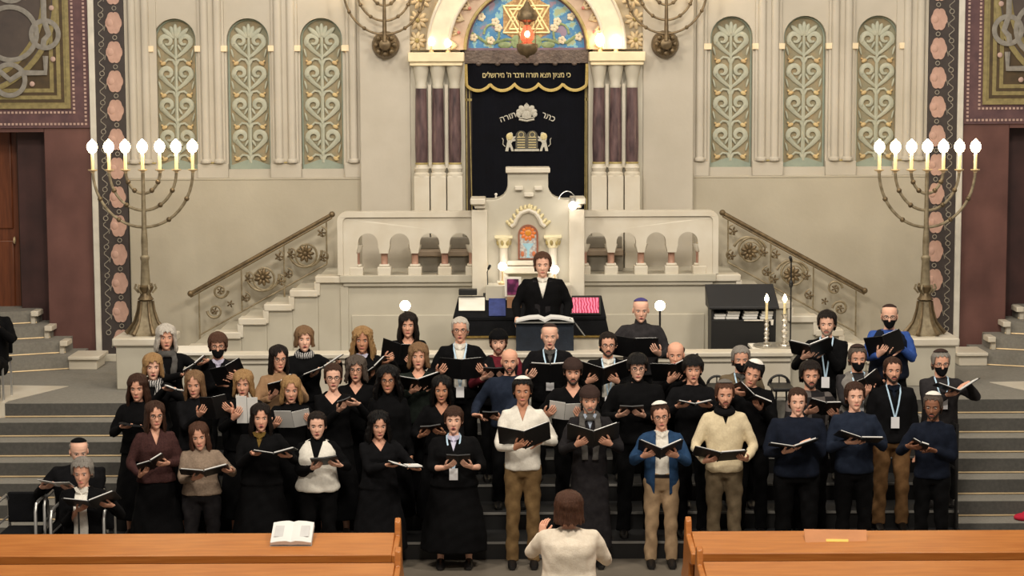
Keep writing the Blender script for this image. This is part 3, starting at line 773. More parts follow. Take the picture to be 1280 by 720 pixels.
# marble pulpit
YP = 24.45
pul = thing('pulpit', (0, YP, ZL), 'cream marble pulpit with stepped crest, gilded arch and small stained glass', 'pulpit')
def q(px, py): 
    p = P(px, py, YP); return (p.x, p.z)
half = [(634.5, 213), (634.5, 234), (632.5, 240), (629, 245), (624, 248), (616, 250), (590, 250), (590, 256), (597, 262)]
cx = 661.3
def sym(px, py): return [q(px, py), q(2*cx-px, py)]
top = [q(*p) for p in half] + [(q(596, 262)[0], ZL)]
mir = [(-x, z) for x, z in top][::-1]
M().prism(top+mir, YP, YB+.1).build('pulpit_body', marble_b, pul, bevel=.012)
x1 = q(634, 211)[0]
M().box(x1-.02, -x1+.02, YP-.05, YB+.12, PZ(216, YP), PZ(210, YP)).build('crest_slab', marble_w, pul, bevel=.01)
lx = q(588, 250)[0]
for s_ in (-1, 1):
    M().box(*sorted((s_*-lx, s_*.52)), YP-.12, YB+.1, PZ(255, YP), PZ(247.5, YP)).box(*sorted((s_*-(lx+.05), s_*.52)), YP-.07, YB+.1, PZ(260, YP), PZ(255, YP)).build('side_shelf', marble_w, pul, bevel=.012)
    cxx = s_*abs(q(629.5, 300)[0])
    M().box(cxx-.11, cxx+.11, YP-.16, YP+.02, PZ(297, YP), PZ(294, YP)).lathe([(.06, PZ(309, YP)), (.075, PZ(304, YP)), (.1, PZ(297, YP))], (cxx, YP-.07, 0), 12).build('capital', mat('capital_gilt', (226,216,180), .5), pul, bevel=.006)
    ac = M()
    for i in range(7):
        a = i*2*pi/7; ac.ell((cxx+.075*cos(a), YP-.07+.075*sin(a), PZ(302, YP)), (.022, .022, .04))
    ac.build('capital_leaves', goldpaint, pul)
    M().lathe([(.058, PZ(350, YP)), (.052, PZ(309, YP))], (cxx, YP-.07, 0), 16).build('column_shaft', marble_w, pul)
    M().box(cxx-.085, cxx+.085, YP-.15, YP+.02, ZL, PZ(350, YP)).build('column_pedestal', marble_w, pul, bevel=.01)
    M().box(*sorted((s_*.50, s_*.69)), YP-.05, YP+.05, ZL, PZ(262, YP)).build('side_pilaster', marble_w, pul, bevel=.01)
# dentil blocks on the crest
for px, py, w in ((648.5, 235, 10), (673, 235, 10), (660.8, 243, 12)):
    p = P(px, py, YP); M().obox((p.x, YP-.02, p.z), (w*.0098, .08, .05)).build('crest_block', marble_w, pul, bevel=.008)
# ogee arch with gilded leaves around a plain field
og = [(638.5, 283), (643, 280), (646.5, 272), (651, 266), (656, 264), (661.3, 262.5)]
ogp = [q(*p) for p in og]; full = ogp + [(-x, z) for x, z in ogp[:-1]][::-1]
fieldp = [(ogp[0][0], PZ(352, YP))] + full + [(-ogp[0][0], PZ(352, YP))]
M().prism(fieldp, YP-.012, YP+.02).build('arch_field', plaster, pul)
M().tube([(x, YP-.03, z) for x, z in full], .028, 8).build('ogee_moulding', marble_w, pul)
gl = M()
for i in range(13):
    t = i/12*(len(full)-1); k = int(min(t, len(full)-1.001)); f = t-k
    x = full[k][0]*(1-f)+full[k+1][0]*f; z = full[k][1]*(1-f)+full[k+1][1]*f
    rr = math.atan2(x, .25)
    gl.ell((x*1.08, YP-.03, z+.03), (.022, .02, .034), Matrix.Rotation(rr, 3, 'Y'), 8, 6)
    gl.ell((x*1.2, YP-.02, z+.055), (.02, .015, .026), Matrix.Rotation(rr+.5, 3, 'Y'), 8, 6)
gl.build('gilded_leaves', mat('gilt_leaf', (220,208,166), .5, .1, c2=(204,190,146), scale=30), pul)
M().box(-.26, .26, YP-.1, YP+.02, PZ(331, YP), PZ(325, YP)).box(-.3, .3, YP-.13, YP+.02, PZ(341, YP), PZ(332, YP)).build('arch_ledge', marble_w, pul, bevel=.012)
# stained glass
sg = thing('stained_glass', (0, YP-.02, PZ(324, YP)), 'small arched stained glass with orange rosette and blue chalice on the pulpit', 'stained glass')
hw = abs(q(647.5, 300)[0]); zs = PZ(293, YP); zb_ = PZ(324, YP)
fr_ = archpoly(0, hw, zb_, zs, 14); inn = archpoly(0, hw-.022, zb_+.015, zs, 14)
M().prism(fr_, YP-.045, YP-.01, [inn]).build('lead_frame', mat('frame_brown', (128,78,58), .5), sg)
M().prism(archpoly(0, hw-.015, zb_+.01, zs, 14), YP-.03, YP-.012).build('glass_pane', mat('glass_grey', (196,196,190), .25, c2=(160,150,150), scale=30, kind='voro'), sg)
gz = PZ(291, YP); ro = M(); rd = M()
for i in range(10):
    a = i*2*pi/10; ro.ell((.07*cos(a), YP-.034, gz+.07*sin(a)), (.03, .006, .022), Matrix.Rotation(-a, 3, 'Y'), 8, 5)
M().ell((0, YP-.036, gz), (.04, .008, .04)).build('rosette_centre', mat('amber', (196,128,40), .3), sg)
ro.build('rosette_petals', mat('orange_glass', (204,112,52), .3), sg)
M().lathe([(.03, PZ(322, YP)), (.012, PZ(319, YP)), (.014, PZ(312, YP)), (.055, PZ(307, YP)), (.07, PZ(304, YP))], (0, YP-.034, 0), 12, Matrix.Diagonal((1, .12, 1))).build('chalice', mat('blue_glass', (150,188,204), .3), sg)
M().ell((-.07, YP-.034, PZ(317, YP)), (.022, .006, .035)).ell((.07, YP-.034, PZ(317, YP)), (.022, .006, .035)).build('leaf_glass', mat('rust_glass', (176,104,70), .3), sg)

# lamps on the pulpit
for i, (px, py, st_) in enumerate(((628, 333, 'left'), (693.5, 337, 'right'))):
    p = P(px, py, YP-.3); r = thing('pulpit_lamp', (p.x, YP-.3, p.z-.25), 'bright white globe lamp in front of the %s pulpit column' % st_, 'lamp', 'globe lamps at the pulpit')
    M().lathe([(.05, p.z-.22), (.05, p.z-.2), (.012, p.z-.18), (.012, p.z-.03)], (p.x, YP-.3, 0), 12).build('stem', brass, r)
    M().ell((p.x, YP-.3, p.z), .052).build('globe', lampw_m, r)
bx = M().box(-.52, .52, YP-.42, YP-.1, ZL, P(628, 333, YP-.3).z-.22).build('pulpit_step', marble_b, bevel=.01); tag(bx, 'plain marble block at the foot of the pulpit under the two globe lamps', 'plinth')
p = P(716, 257, YP-.15); r = thing('spot_lamp', (p.x, YP-.1, PZ(247.5, YP)), 'small bright spot lamp clipped to the right pulpit shelf with a wire hoop', 'lamp')
M().ell((p.x, YP-.17, p.z), .05).build('bulb', lampw_m, r)
M().lathe([(.03, p.z+.02), (.045, p.z+.05), (.04, p.z+.085), (.01, p.z+.1)], (p.x, YP-.13, 0), 14).build('lamp_head', chrome, r)
hp = [P(698+22*i/12, 249-10*sin(pi*i/12)**.7, YP-.05) for i in range(13)]
M().tube(hp, .006, 6).build('wire_hoop', chrome, r)
p = P(620, 247, YP)
tag(M().lathe([(.012, PZ(247.5, YP)), (.012, PZ(244, YP)), (.02, PZ(243, YP)), (.02, PZ(242, YP)), (.0, PZ(241, YP))], (p.x, YP, 0), 10).build('candle_stub', white), 'tiny white candle standing on the left pulpit shelf', 'candle')

# draped reading table behind the speaker
def quadbox(pts_front, dy):  # slab from 4 world points + thickness vector
    th = V((0, dy, 0)); return [p for p in pts_front]+[p+th for p in pts_front]
tab = thing('reading_table', (PX(662, 23.9, 400), 23.9, ZL), 'wide black draped reading table with a sloping top behind the speaker', 'table')
a, b_, c_, d_ = P(566, 397, 23.75), P(758, 396, 23.75), P(752, 369, 24.1), P(573, 370, 24.1)
M().hexa([a-V((0,0,.04)), b_-V((0,0,.04)), c_-V((0,0,.04)), d_-V((0,0,.04)), a, b_, c_, d_]).build('sloping_top', blackcloth, tab, bevel=.008)
zb_ = 1.76
e_, f_ = P(575, 430, 23.75), P(762, 422, 23.75)
M().hexa([V((e_.x, 23.73, zb_)), V((f_.x, 23.73, zb_)), V((f_.x, 24.1, zb_)), V((e_.x, 24.1, zb_)), V((a.x+.01, 23.76, a.z-.03)), V((b_.x-.01, 23.76, b_.z-.03)), V((c_.x, 24.1, c_.z-.03)), V((d_.x, 24.1, d_.z-.03))]).build('skirt', blackcloth, tab)
M().box(e_.x+.05, f_.x-.05, 23.78, 24.1, ZL, zb_).build('plinth', marble_w, tab, bevel=.01)
M().box(e_.x+.03, f_.x-.03, 23.74, 24.1, zb_-.03, zb_+.005).build('gold_trim', gold, tab, bevel=.004)
def onslope(px0, px1, py0, py1, lift=.01, th=.008):  # slab lying on the sloping top
    out = []
    n_ = (b_-a).cross(d_-a).normalized()
    if n_.z < 0: n_ = -n_
    for px, py in ((px0, py1), (px1, py1), (px1, py0), (px0, py0)):
        d = (MR @ V(((px-640)/F, -(py-360)/F, -1))); t = (a-CAM).dot(n_)/d.dot(n_); out.append(CAM+d*t+n_*lift)
    return M().hexa(out+[p+n_*th for p in out])
tag(onslope(573.5, 606, 373, 389.5).build('sheet_music', white, bevel=.002), 'white sheet lying on the left end of the black reading table', 'paper')
tag(onslope(611, 632, 373, 396).build('blue_cloth', mat('blue_cloth', (52,66,128), .8, c2=(40,52,104), scale=20)), 'blue cloth lying on the black table left of the speaker', 'cloth')
scr = mat('pink_screen', (235,110,140), .3, c2=(150,40,70), scale=9, kind='wave')
sn = scr.node_tree; bs = sn.nodes['Principled BSDF']; mxn = [x for x in sn.nodes if x.type == 'MIX'][0]
sn.links.new(mxn.outputs[2], bs.inputs['Emission Color']); bs.inputs['Emission Strength'].default_value = .6
mo = thing('display_screen', (P(732, 384, 23.9).x, 23.9, 2.1), 'glowing pink screen lying on the right end of the black table', 'screen')
onslope(712, 751, 372, 394.5, .01, .012).build('bezel', blackm, mo); onslope(715, 748.5, 374, 393, .023, .002).build('screen', scr, mo)
# framed purple picture and its wooden box
pf = thing('picture_frame', (P(641, 370, 24.05).x, 24.05, 2.2), 'white framed purple picture standing left of the speaker', 'picture frame')
c = P(641, 358.5, 23.98)
M().box(c.x-.1, c.x+.1, 23.97, 23.99, c.z-.12, c.z+.12).build('frame', white, pf, bevel=.004)
M().box(c.x-.07, c.x+.07, 23.955, 23.97, c.z-.095, c.z+.095).build('picture', mat('purple_picture', (140,60,110), .4, c2=(70,24,60), scale=14, kind='voro'), pf)
zc_ = c.z-.12
tag(M().box(c.x-.07, c.x+.1, 23.9, 24.06, zc_-.25, zc_).build('wooden_box', mat('box_wood', (150,110,80), .5), bevel=.006), 'small brown wooden box under the purple picture', 'box')
# microphone on gooseneck, black mixer box
mc = thing('microphone', P(610, 368, 24.1), 'gooseneck microphone standing behind the left end of the black table', 'microphone')
pts = [P(610, 368, 24.1), P(609.5, 350, 24.1), P(609, 340, 24.1), P(611, 335, 24.05)]
M().tube(pts, .006, 6).build('gooseneck', blackm, mc); M().tube([P(610.5, 336, 24.05), P(612.5, 332, 24.0)], .016, 8).build('microphone_head', blackm, mc)
M().tube([P(604, 368, 24.1), P(616, 368, 24.1)], .02, 8).build('base', blackm, mc)
c = P(585, 365, 24.1); tag(M().box(c.x-.11, c.x+.11, 24.0, 24.14, c.z-.03, c.z+.04).build('control_box', blackm, bevel=.006), 'flat black box at the back left of the reading table', 'box')

# speaker's lectern
le = thing('lectern', (PX(682, 23.0, 420), 23.0, ZL), 'navy draped lectern in front of the standing speaker', 'lectern')
za1, za0 = PZ(404, 22.95, 680), ZL
xa, xb = P(645, 420, 22.95).x, P(717, 420, 22.95).x
dn = mat('lectern_cloth', (28,38,52), .85, c2=(20,28,40), scale=9, bump=.2)
M().box(xa, xb, 22.9, 23.1, za0, za1).build('drape', dn, le, bevel=.01)
M().hexa([V((xa-.02, 22.88, za1)), V((xb+.02, 22.88, za1)), V((xb+.02, 23.2, za1-.06)), V((xa-.02, 23.2, za1-.06)), V((xa-.02, 22.88, za1+.02)), V((xb+.02, 22.88, za1+.02)), V((xb+.02, 23.2, za1-.04)), V((xa-.02, 23.2, za1-.04))]).build('desk_top', dn, le)
M().tube([P(712, 398, 22.9), P(719, 404, 22.9), P(731, 420, 22.9)], .008, 6).build('strap', mat('grey_strap', (120,120,118), .6), le)
bk = thing('open_book', (PX(682, 22.95, 400), 22.95, za1+.02), 'large open white book lying on the speaker lectern', 'book')
for s_ in (-1, 1):
    cx_ = P(681, 400, 22.95).x
    pr = [(0, .0), (s_*.07, .035), (s_*.18, .03), (s_*.33, .0), (s_*.33, .02), (s_*.18, .052), (s_*.07, .06), (0, .03)]
    M().prism([(cx_+x, za1+.022+z) for x, z in pr], 22.86, 23.12).build('page_block', paper, bk)
M().box(cx_-.34, cx_+.34, 22.85, 23.13, za1+.012, za1+.024).build('cover', mat('grey_cover', (120,120,116), .6), bk)

# low marble parapet in front of the bema
zpt = PZ(441, 22.75)
pp = M().box(-3.5, 3.0, 22.76, 22.98, ZL, zpt-.05).box(-3.52, 3.02, 22.70, 23.02, zpt-.055, zpt).box(-3.5, 3.0, 22.735, 23.0, zpt-.12, zpt-.055)
tag(pp.build('parapet', marble_w, bevel=.012), 'long low cream marble parapet behind the back row of singers', 'parapet')
# side tables with pale tops
def stone_table(x0, x1, lab):
    zt_ = PZ(436, 23.2)
    r = thing('stone_table', ((x0+x1)/2, 23.3, ZL), lab, 'table', 'pale stone tables')
    M().box(x0, x1, 23.0, 23.62, zt_-.035, zt_).build('table_top', white, r, bevel=.006)
    M().box(x0+.04, x1-.04, 23.06, 23.58, ZL, zt_-.035).build('pedestal', marble_b, r, bevel=.01)
    return zt_
stone_table(P(203, 436, 23.2).x, P(268, 436, 23.2).x, 'pale stone table at the left, beside the candelabrum pedestal')
ztb_ = stone_table(P(940, 436, 23.2).x, P(1072, 436, 23.2).x, 'pale stone table at the right, under the two silver candlesticks')

# silver candlesticks
tr = M().lathe([(.0, ztb_), (.24, ztb_+.002), (.26, ztb_+.02), (.24, ztb_+.014), (.0, ztb_+.012)], (P(969, 430, 23.3).x, 23.3, 0), 32)
tag(tr.build('serving_tray', silver), 'round silver tray under the two candlesticks', 'tray')
def candlestick(px, lab, fat):
    x = P(px, 430, 23.3).x; z0 = ztb_+.016; zt_ = PZ(399 if not fat else 392, 23.3, px)
    r = thing('candlestick', (x, 23.3, z0), lab, 'candlestick', 'silver candlesticks')
    h = zt_-z0; f = 1.25 if fat else 1
    pr = [(.07, 0), (.065, .03), (.03, .06), (.045, .1), (.022, .14), (.018*f, .2), (.034*f, .27), (.02*f, .34), (.034*f, .45), (.02*f, .52), (.03*f, .6), (.018*f, .68), (.03*f, .78), (.018, .85), (.03, .93), (.04, .97), (.04, 1)]
    M().lathe([(a_, z0+b2*h) for a_, b2 in pr], (x, 23.3, 0), 18).build('stick', silver, r)
    zf = PZ(378, 23.3, px)
    M().lathe([(.017, zt_), (.015, zf)], (x, 23.3, 0), 10).build('candle', wax, r)
    M().lathe([(.004, zf), (.026, zf+.03), (.024, zf+.055), (.003, zf+.1)], (x, 23.3, 0), 12).build('flame', flame_m, r)
candlestick(958, 'left one of the two silver candlesticks with lit candle', False)
candlestick(980.5, 'right, stockier one of the two silver candlesticks with lit candle', True)

# black cabinet with books
YC = 24.0
cb = thing('book_cabinet', (PX(930, YC, 400), YC, ZL), 'black cabinet with sloping lid and an open shelf of books', 'cabinet')
xa, xb = P(889, 400, YC).x, P(970, 400, YC).x
zl0, zl1, zs0, zs1 = PZ(384, YC, 930), PZ(358, YC, 930), PZ(400, YC, 930), PZ(385, YC, 930)
M().box(xa, xb, YC, YC+.4, ZL, zs0).build('cabinet_body', blackm, cb, bevel=.006)
M().box(xa, xa+.03, YC, YC+.4, zs0, zs1).box(xb-.03, xb, YC, YC+.4, zs0, zs1).box(xa, xb, YC+.35, YC+.4, zs0, zs1).build('shelf_sides', blackm, cb)
M().hexa([V((xa-.03, YC-.06, zl0-.02)), V((xb+.03, YC-.06, zl0-.02)), V((xb+.03, YC+.42, zl0-.02)), V((xa-.03, YC+.42, zl0-.02)), V((xa-.03, YC-.06, zl0+.01)), V((xb+.03, YC-.06, zl0+.01)), V((xb+.0, YC+.3, zl1)), V((xa-.05, YC+.3, zl1))]).build('lid', mat('lid_black', (24,25,29), .5), cb, bevel=.006)
bi = 0
for (px0, px1, ys) in ((892, 907, (399, 395)), (908, 924, (399, 394, 390)), (929, 947, (399, 395, 391)), (951, 966, (398, 394, 389))):
    for j, yy in enumerate(ys):
        x0 = P(px0+(j*1.2), yy, YC).x; x1_ = P(px1+(j*.8), yy, YC).x; z0 = zs0+.004+.034*j
        s = M().box(x0, x1_, YC+.04, YC+.22, z0, z0+.03)
        st_ = ['leftmost', 'second', 'third', 'rightmost'][bi]
        o = s.build('book', paper, bevel=.004)
        tag(o, '%s book in the %s stack on the black cabinet shelf' % (['bottom', 'middle' if len(ys) == 3 else 'top', 'top'][j], st_), 'book', 'books on the cabinet shelf')
    bi += 1
tag(M().prism([(P(930, 399, YC-.03).x, zs0+.005), (P(967, 399, YC-.03).x, zs0+.005), (P(966.5, 406, YC-.03).x, zs0-.06), (P(964, 406, YC-.03).x, zs0-.06), (P(963.5, 400, YC-.03).x, zs0-.01), (P(930, 400, YC-.03).x, zs0-.008)], YC-.03, YC-.005).build('hanging_cloth', white), 'white cloth hanging over the edge of the cabinet shelf', 'cloth')

# tall microphone stand at right
ms = thing('microphone_stand', (PX(989, 23.6, 400), 23.6, ZL), 'tall thin black microphone stand before the right stair railing', 'stand')
x = P(988.5, 380, 23.6).x
M().tube([(x, 23.6, ZL+.02), (x, 23.6, PZ(324, 23.6, 989))], .009, 8).build('pole', blackm, ms)
M().lathe([(.15, ZL), (.15, ZL+.015), (.02, ZL+.03)], (x, 23.6, 0), 20).build('base', blackm, ms)
M().ell((x, 23.6, PZ(355, 23.6, 989)), (.025, .025, .05)).build('clutch', blackm, ms)
M().tube([(x, 23.6, PZ(326, 23.6, 989)), (x-.02, 23.55, PZ(321, 23.6, 989))], .018, 8).build('microphone_head', blackm, ms)
# globe lamps on the parapet
for i, px in enumerate((506.5, 825)):
    p = P(px, 382, 22.86); r = thing('globe_lamp', (p.x, 22.86, zpt), 'glowing round lamp on the parapet %s' % ('above the dark haired woman in the rear row' if i == 0 else 'beside the man in the purple skullcap'), 'lamp', 'globe lamps on the parapet')
    M().lathe([(.06, zpt), (.06, zpt+.015), (.012, zpt+.03), (.012, p.z-.06), (.03, p.z-.055)], (p.x, 22.86, 0), 14).build('stem', blackm, r)
    M().ell((p.x, 22.86, p.z), .06).build('globe', lamp_m, r)

# ---------------------------------------------------------------- candelabra
def menorah_arms(add, kn, c, radii, topz, dirs=1, rt=.018):
    for R, zb_ in radii:
        for s_ in (-1, 1):
            pts = []
            for i in range(13):
                a = i/12*pi/2; pts.append(V((c.x+s_*R*sin(a), c.y, zb_+(topz-zb_)*(1-cos(a)))))
            pts[0].x = c.x
            add.tube(pts, rt, 8)
            for i in (4, 8): kn.ell(pts[i], rt*1.75, None, 10, 7)
def floor_menorah(px, dx, lab, ybase, dy):
    Y = 23.9
    c = P(px, 300, Y)
    Z = lambda y: PZ(y+dy, Y, px)
    r = thing('candelabrum', (c.x, Y, Z(418)), lab, 'candelabrum', 'seven branched floor candelabra')
    add = M(); kn = M(); k = Y/F
    top = Z(213)
    menorah_arms(add, kn, c, [(dx[2]*k, Z(242)), (dx[1]*k, Z(263)), (dx[0]*k, Z(284))], top)
    add.build('branches', bronze_g, r); kn.build('branch_knops', bronze, r)
    stp = [(.02, top), (.024, Z(242)), (.03, Z(284)), (.04, Z(300)), (.038, Z(319)), (.055, Z(321)), (.055, Z(324)), (.045, Z(326)), (.06, Z(355)), (.06, Z(357))]
    M().lathe(stp[::-1], (c.x, Y, 0), 18).build('stem', bronze_g, r)
    M().lathe([(.07, Z(376)), (.1, Z(374)), (.07, Z(370)), (.06, Z(366)), (.09, Z(362)), (.1, Z(358)), (.06, Z(356))], (c.x, Y, 0), 12).build('crown_knop', bronze, r)
    for q_ in range(6):
        a = q_*pi/3; M().tube([(c.x+.08*cos(a), Y+.08*sin(a), Z(366)), (c.x+.13*cos(a), Y+.13*sin(a), Z(360)), (c.x+.11*cos(a), Y+.11*sin(a), Z(355))], .014, 6).build('leaf', bronze_g, r)
    M().lathe([(.215, Z(418)), (.215, Z(415)), (.18, Z(411)), (.13, Z(403)), (.095, Z(392)), (.075, Z(380)), (.07, Z(375))], (c.x, Y, 0), 6).build('foot', bronze_g, r)
    rb = M()
    for q_ in range(6):
        a = q_*pi/3
        rb.tube([(c.x+(.02+rr)*cos(a), Y+(.02+rr)*sin(a), Z(z)) for rr, z in ((.065, 376), (.08, 388), (.12, 402), (.19, 412), (.225, 416))], [.015, .016, .02, .026, .03], 6)
    rb.build('foot_ribs', bronze, r)
    for i in range(7):
        R_ = ([-dx[0], -dx[1], -dx[2], 0, dx[2], dx[1], dx[0]])[i]*k
        x = c.x+R_; zt_ = top
        M().lathe([(.02, zt_-.03), (.026, zt_-.01), (.055, zt_), (.058, zt_+.012), (.02, zt_+.014)], (x, Y, 0), 14).build('drip_pan', brass, r)
        ca = M().lathe([(.02, zt_+.01), (.02, zt_+.2), (.008, zt_+.215)], (x, Y, 0), 12).build('candle', wax, r)
        M().lathe([(.012, zt_+.205), (.044, zt_+.225), (.062, zt_+.262), (.064, zt_+.295), (.05, zt_+.33), (.022, zt_+.355), (.004, zt_+.375)], (x, Y, 0), 14).build('flame_bulb', flame_m, ca)  # bulb swollen well past real size, its glare put into the shape
    return c
c1 = floor_menorah(180.5, (62.5, 42, 21.5), 'tall bronze seven branched candelabrum with lit candles on the left pedestal', 418, 0)
c2 = floor_menorah(1157.5, (60, 40, 20), 'tall bronze seven branched candelabrum with lit candles on the right pedestal', 414, 0)
for c, sd in ((c1, 'left'), (c2, 'right')):
    zt_ = PZ(418, 23.9, 180 if sd == 'left' else 1157)
    r = thing('pedestal', (c.x, 23.9, ZL), 'cream stone pedestal under the %s candelabrum' % sd, 'pedestal', 'candelabrum pedestals')
    M().box(c.x-.31, c.x+.31, 23.58, 24.22, ZL, zt_-.1).build('shaft', marble_b, r, bevel=.01)
    M().box(c.x-.35, c.x+.35, 23.54, 24.26, zt_-.1, zt_-.001).build('cap', marble_w, r, bevel=.02)
# wall candelabra on the pilasters (their tops leave the frame)
for i, (px, py) in enumerate(((481.5, 0), (834, 0))):
    Y = 25.72; dy = -1 if i else 0
    c = P(px-1, 20, Y); Z = lambda y: PZ(y+dy, Y, px); k = Y/F
    r = thing('wall_candelabrum', (c.x, Y, Z(56)), 'bronze seven branched wall candelabrum on the %s pilaster, cut by the top of the frame' % ('left' if i == 0 else 'right'), 'candelabrum', 'wall candelabra')
    M().lathe([(0, -.33), (.17, -.3), (.18, -.2), (.16, -.12), (.15, -.09), (.1, -.06), (.085, -.04), (.07, -.0), (.02, .02)][::-1], (c.x, Y, Z(56)), 24, Matrix.Rotation(pi/2, 3, 'X')).build('wall_boss', bronze, r)
    ro = M()
    for q_ in range(8): ro.ell((c.x+.12*cos(q_*pi/4), Y+.04, Z(56)+.12*sin(q_*pi/4)), .035, None, 8, 6)
    ro.build('boss_beads', bronze, r)
    add = M(); kn = M(); topz = Z(-14)
    menorah_arms(add, kn, c, [(50.5*k, Z(43)), (34*k, Z(26)), (17*k, Z(7))], topz, rt=.015)
    add.lathe([(.032, Z(52)), (.028, Z(43)), (.02, Z(5)), (.018, topz)], (c.x, Y, 0), 12)
    add.build('branches', bronze, r); kn.build('branch_knops', bronze, r)
    for j in range(7):
        x = c.x+[-50.5, -34, -17, 0, 17, 34, 50.5][j]*k
        M().lathe([(.02, topz), (.055, topz+.02), (.055, topz+.03)], (x, Y, 0), 12).build('drip_pan', brass, r)
        ca = M().lathe([(.018, topz+.03), (.018, topz+.2), (.008, topz+.21)], (x, Y, 0), 10).build('candle', wax, r)
        M().lathe([(.01, topz+.2), (.04, topz+.24), (.045, topz+.28), (.03, topz+.33), (.01, topz+.37)], (x, Y, 0), 12).build('flame_bulb', flame_m, ca)

# ---------------------------------------------------------------- pews
def pew(Y, x0, x1, inner, lab, dzz=0):
    r = thing('pew', ((x0+x1)/2, Y, 0), lab, 'pew', 'wooden pews across the front')
    zt_ = .955+dzz
    # sloping book rest on top of the back
    M().hexa([V((x0, Y-.54, zt_-.10)), V((x1, Y-.54, zt_-.10)), V((x1, Y, zt_-.03)), V((x0, Y, zt_-.03)), V((x0, Y-.54, zt_-.07)), V((x1, Y-.54, zt_-.07)), V((x1, Y, zt_)), V((x0, Y, zt_))]).build('book_rest', wood, r, bevel=.006)
    M().box(x0, x1, Y-.56, Y-.535, zt_-.13, zt_-.06).build('rest_lip', wood, r, bevel=.006)
    M().box(x0, x1, Y-.06, Y-.02, .12, zt_-.035).build('backrest', wood_d, r)
    M().box(x0, x1, Y-.02, Y+.40, .42, .46).build('seat', wood, r, bevel=.01)
    xs = inner
    M().prism([(Y-.30, .0), (Y+.42, .0), (Y+.42, .5), (Y+.25, .62), (Y+.10, zt_+.08), (Y+.03, zt_+.125), (Y-.03, zt_+.10), (Y-.06, zt_-.02), (Y-.56, zt_-.06), (Y-.56, zt_-.16), (Y-.30, zt_-.2)], min(xs), max(xs), axis='x').build('pew_end', wood, r, bevel=.012)
    n = 4
    for i in range(n):
        x = x0+(x1-x0)*(i+.5)/n; M().box(x-.02, x+.02, Y-.40, Y-.06, zt_-.16, zt_-.08).build('bracket', wood_d, r)
xl = P(494, 690, 16.8).x; xr = P(864, 690, 16.8).x
pew(16.8, -6.2, xl, (xl, xl+.05), 'long wooden pew at the lower left with an open white book on it')
pew(16.8, xr, 6.2, (xr-.05, xr), 'long wooden pew at the lower right with a brown card on it')
xl2 = P(494, 700, 15.75).x; xr2 = P(878, 700, 15.75).x
pew(15.72, -6, xl2, (xl2, xl2+.05), 'nearer left pew, mostly cut by the bottom edge of the frame')
pew(15.72, xr2, 6, (xr2-.05, xr2), 'nearer right pew, mostly cut by the bottom edge of the frame')
# open book on the left pew
def restz(Y, yy): return .955-(Y-yy)*(.055/.42)
bk = thing('open_book', (P(365, 690, 16.6).x, 16.6, restz(16.8, 16.6)), 'open white book lying on the left pew rest', 'book')
cx_ = P(365.5, 690, 16.6).x; Rm = Matrix.Rotation(atan(.055/.42)+.25, 3, 'X')
for s_ in (-1, 1):
    m = M(); w = .172
    secs = []
    for y_ in (-.15, .15):
        secs.append([V((cx_, 16.62, .99))+Rm @ V((x, y_, z)) for x, z in ((0, -.012), (s_*.06, -.008), (s_*w, -.012), (s_*w, .012), (s_*.1, .026), (s_*.04, .03), (0, .018))])
    m.loft(secs); m.build('page_block', paper, bk)
    tx = M()
    tx.obox(V((cx_, 16.62, .99))+Rm @ V((s_*.09, 0, .0265)), (.11, .16, .003), Rm); tx.build('text_block', mat('print_grey', (196,196,196), .8), bk)
M().obox(V((cx_, 16.62, .985))+Rm @ V((0, 0, -.018)), (.35, .31, .006), Rm).build('cover', mat('book_cover', (150,150,148), .6), bk)
# brown card with a yellow strip on the right pew
cd_ = thing('card_sheet', (P(1043, 680, 16.6).x, 16.6, .95), 'brown card with a yellow strip propped on the right pew', 'card')
a_, b2, c3, d3 = P(1008, 695, 16.37), P(1084, 696, 16.37), P(1083, 663, 16.68), P(1005, 662, 16.68)
n_ = (b2-a_).cross(d3-a_).normalized()*.006
if n_.z < 0: n_ = -n_
M().hexa([a_, b2, c3, d3, a_+n_, b2+n_, c3+n_, d3+n_]).build('card', mat('card_brown', (184,124,80), .6), cd_)
l_ = lambda u, v: a_*(1-u)*(1-v)+b2*u*(1-v)+c3*u*v+d3*(1-u)*v
st_ = [l_(.34, .52), l_(.70, .52), l_(.70, .62), l_(.34, .62)]
M().hexa([p+n_*1.1 for p in st_]+[p+n_*1.6 for p in st_]).build('yellow_strip', mat('strip_yellow', (226,186,90), .5), cd_)

M().prism([(16.54, .918), (16.66, .934), (16.66, a_.z+.085)], a_.x+.06, b2.x-.06, axis='x').build('wedge', wood_d, cd_)
# chair hoops behind the choir, at right, and steel chairs at left
def hoop_chair(px, py0, Y, w, lab, zf):
    p = P(px, py0, Y)
    r = thing('hoop_back_chair', (p.x, Y, zf), lab, 'chair', 'hoop backed chairs behind the choir')
    k = w/2*Y/F; zt_ = p.z; zs_ = zf+.46
    M().tube([(p.x-k, Y, zs_)] + [(p.x+k*cos(pi-i*pi/12), Y, zt_-k+k*sin(i*pi/12)) for i in range(13)] + [(p.x+k, Y, zs_)], .014, 8).build('hoop', blackm, r)
    M().tube([(p.x, Y, zs_), (p.x, Y, zt_-.01)], .008, 6).tube([(p.x-.1, Y, zs_), (p.x-.08, Y, zt_-.05)], .008, 6).tube([(p.x+.1, Y, zs_), (p.x+.08, Y, zt_-.05)], .008, 6).build('spindles', blackm, r)
    M().box(p.x-k, p.x+k, Y-.42, Y+.02, zs_-.02, zs_+.02).build('seat', blackm, r, bevel=.01)
    for sx in (-1, 1):
        for dy in (-.38, 0): M().tube([(p.x+sx*(k-.03), Y+dy, zf), (p.x+sx*(k-.04), Y+dy, zs_)], .012, 6).build('leg', blackm, r)
hoop_chair(974, 469, 22.4, 27, 'hoop backed chair seen between two singers at right', .9)
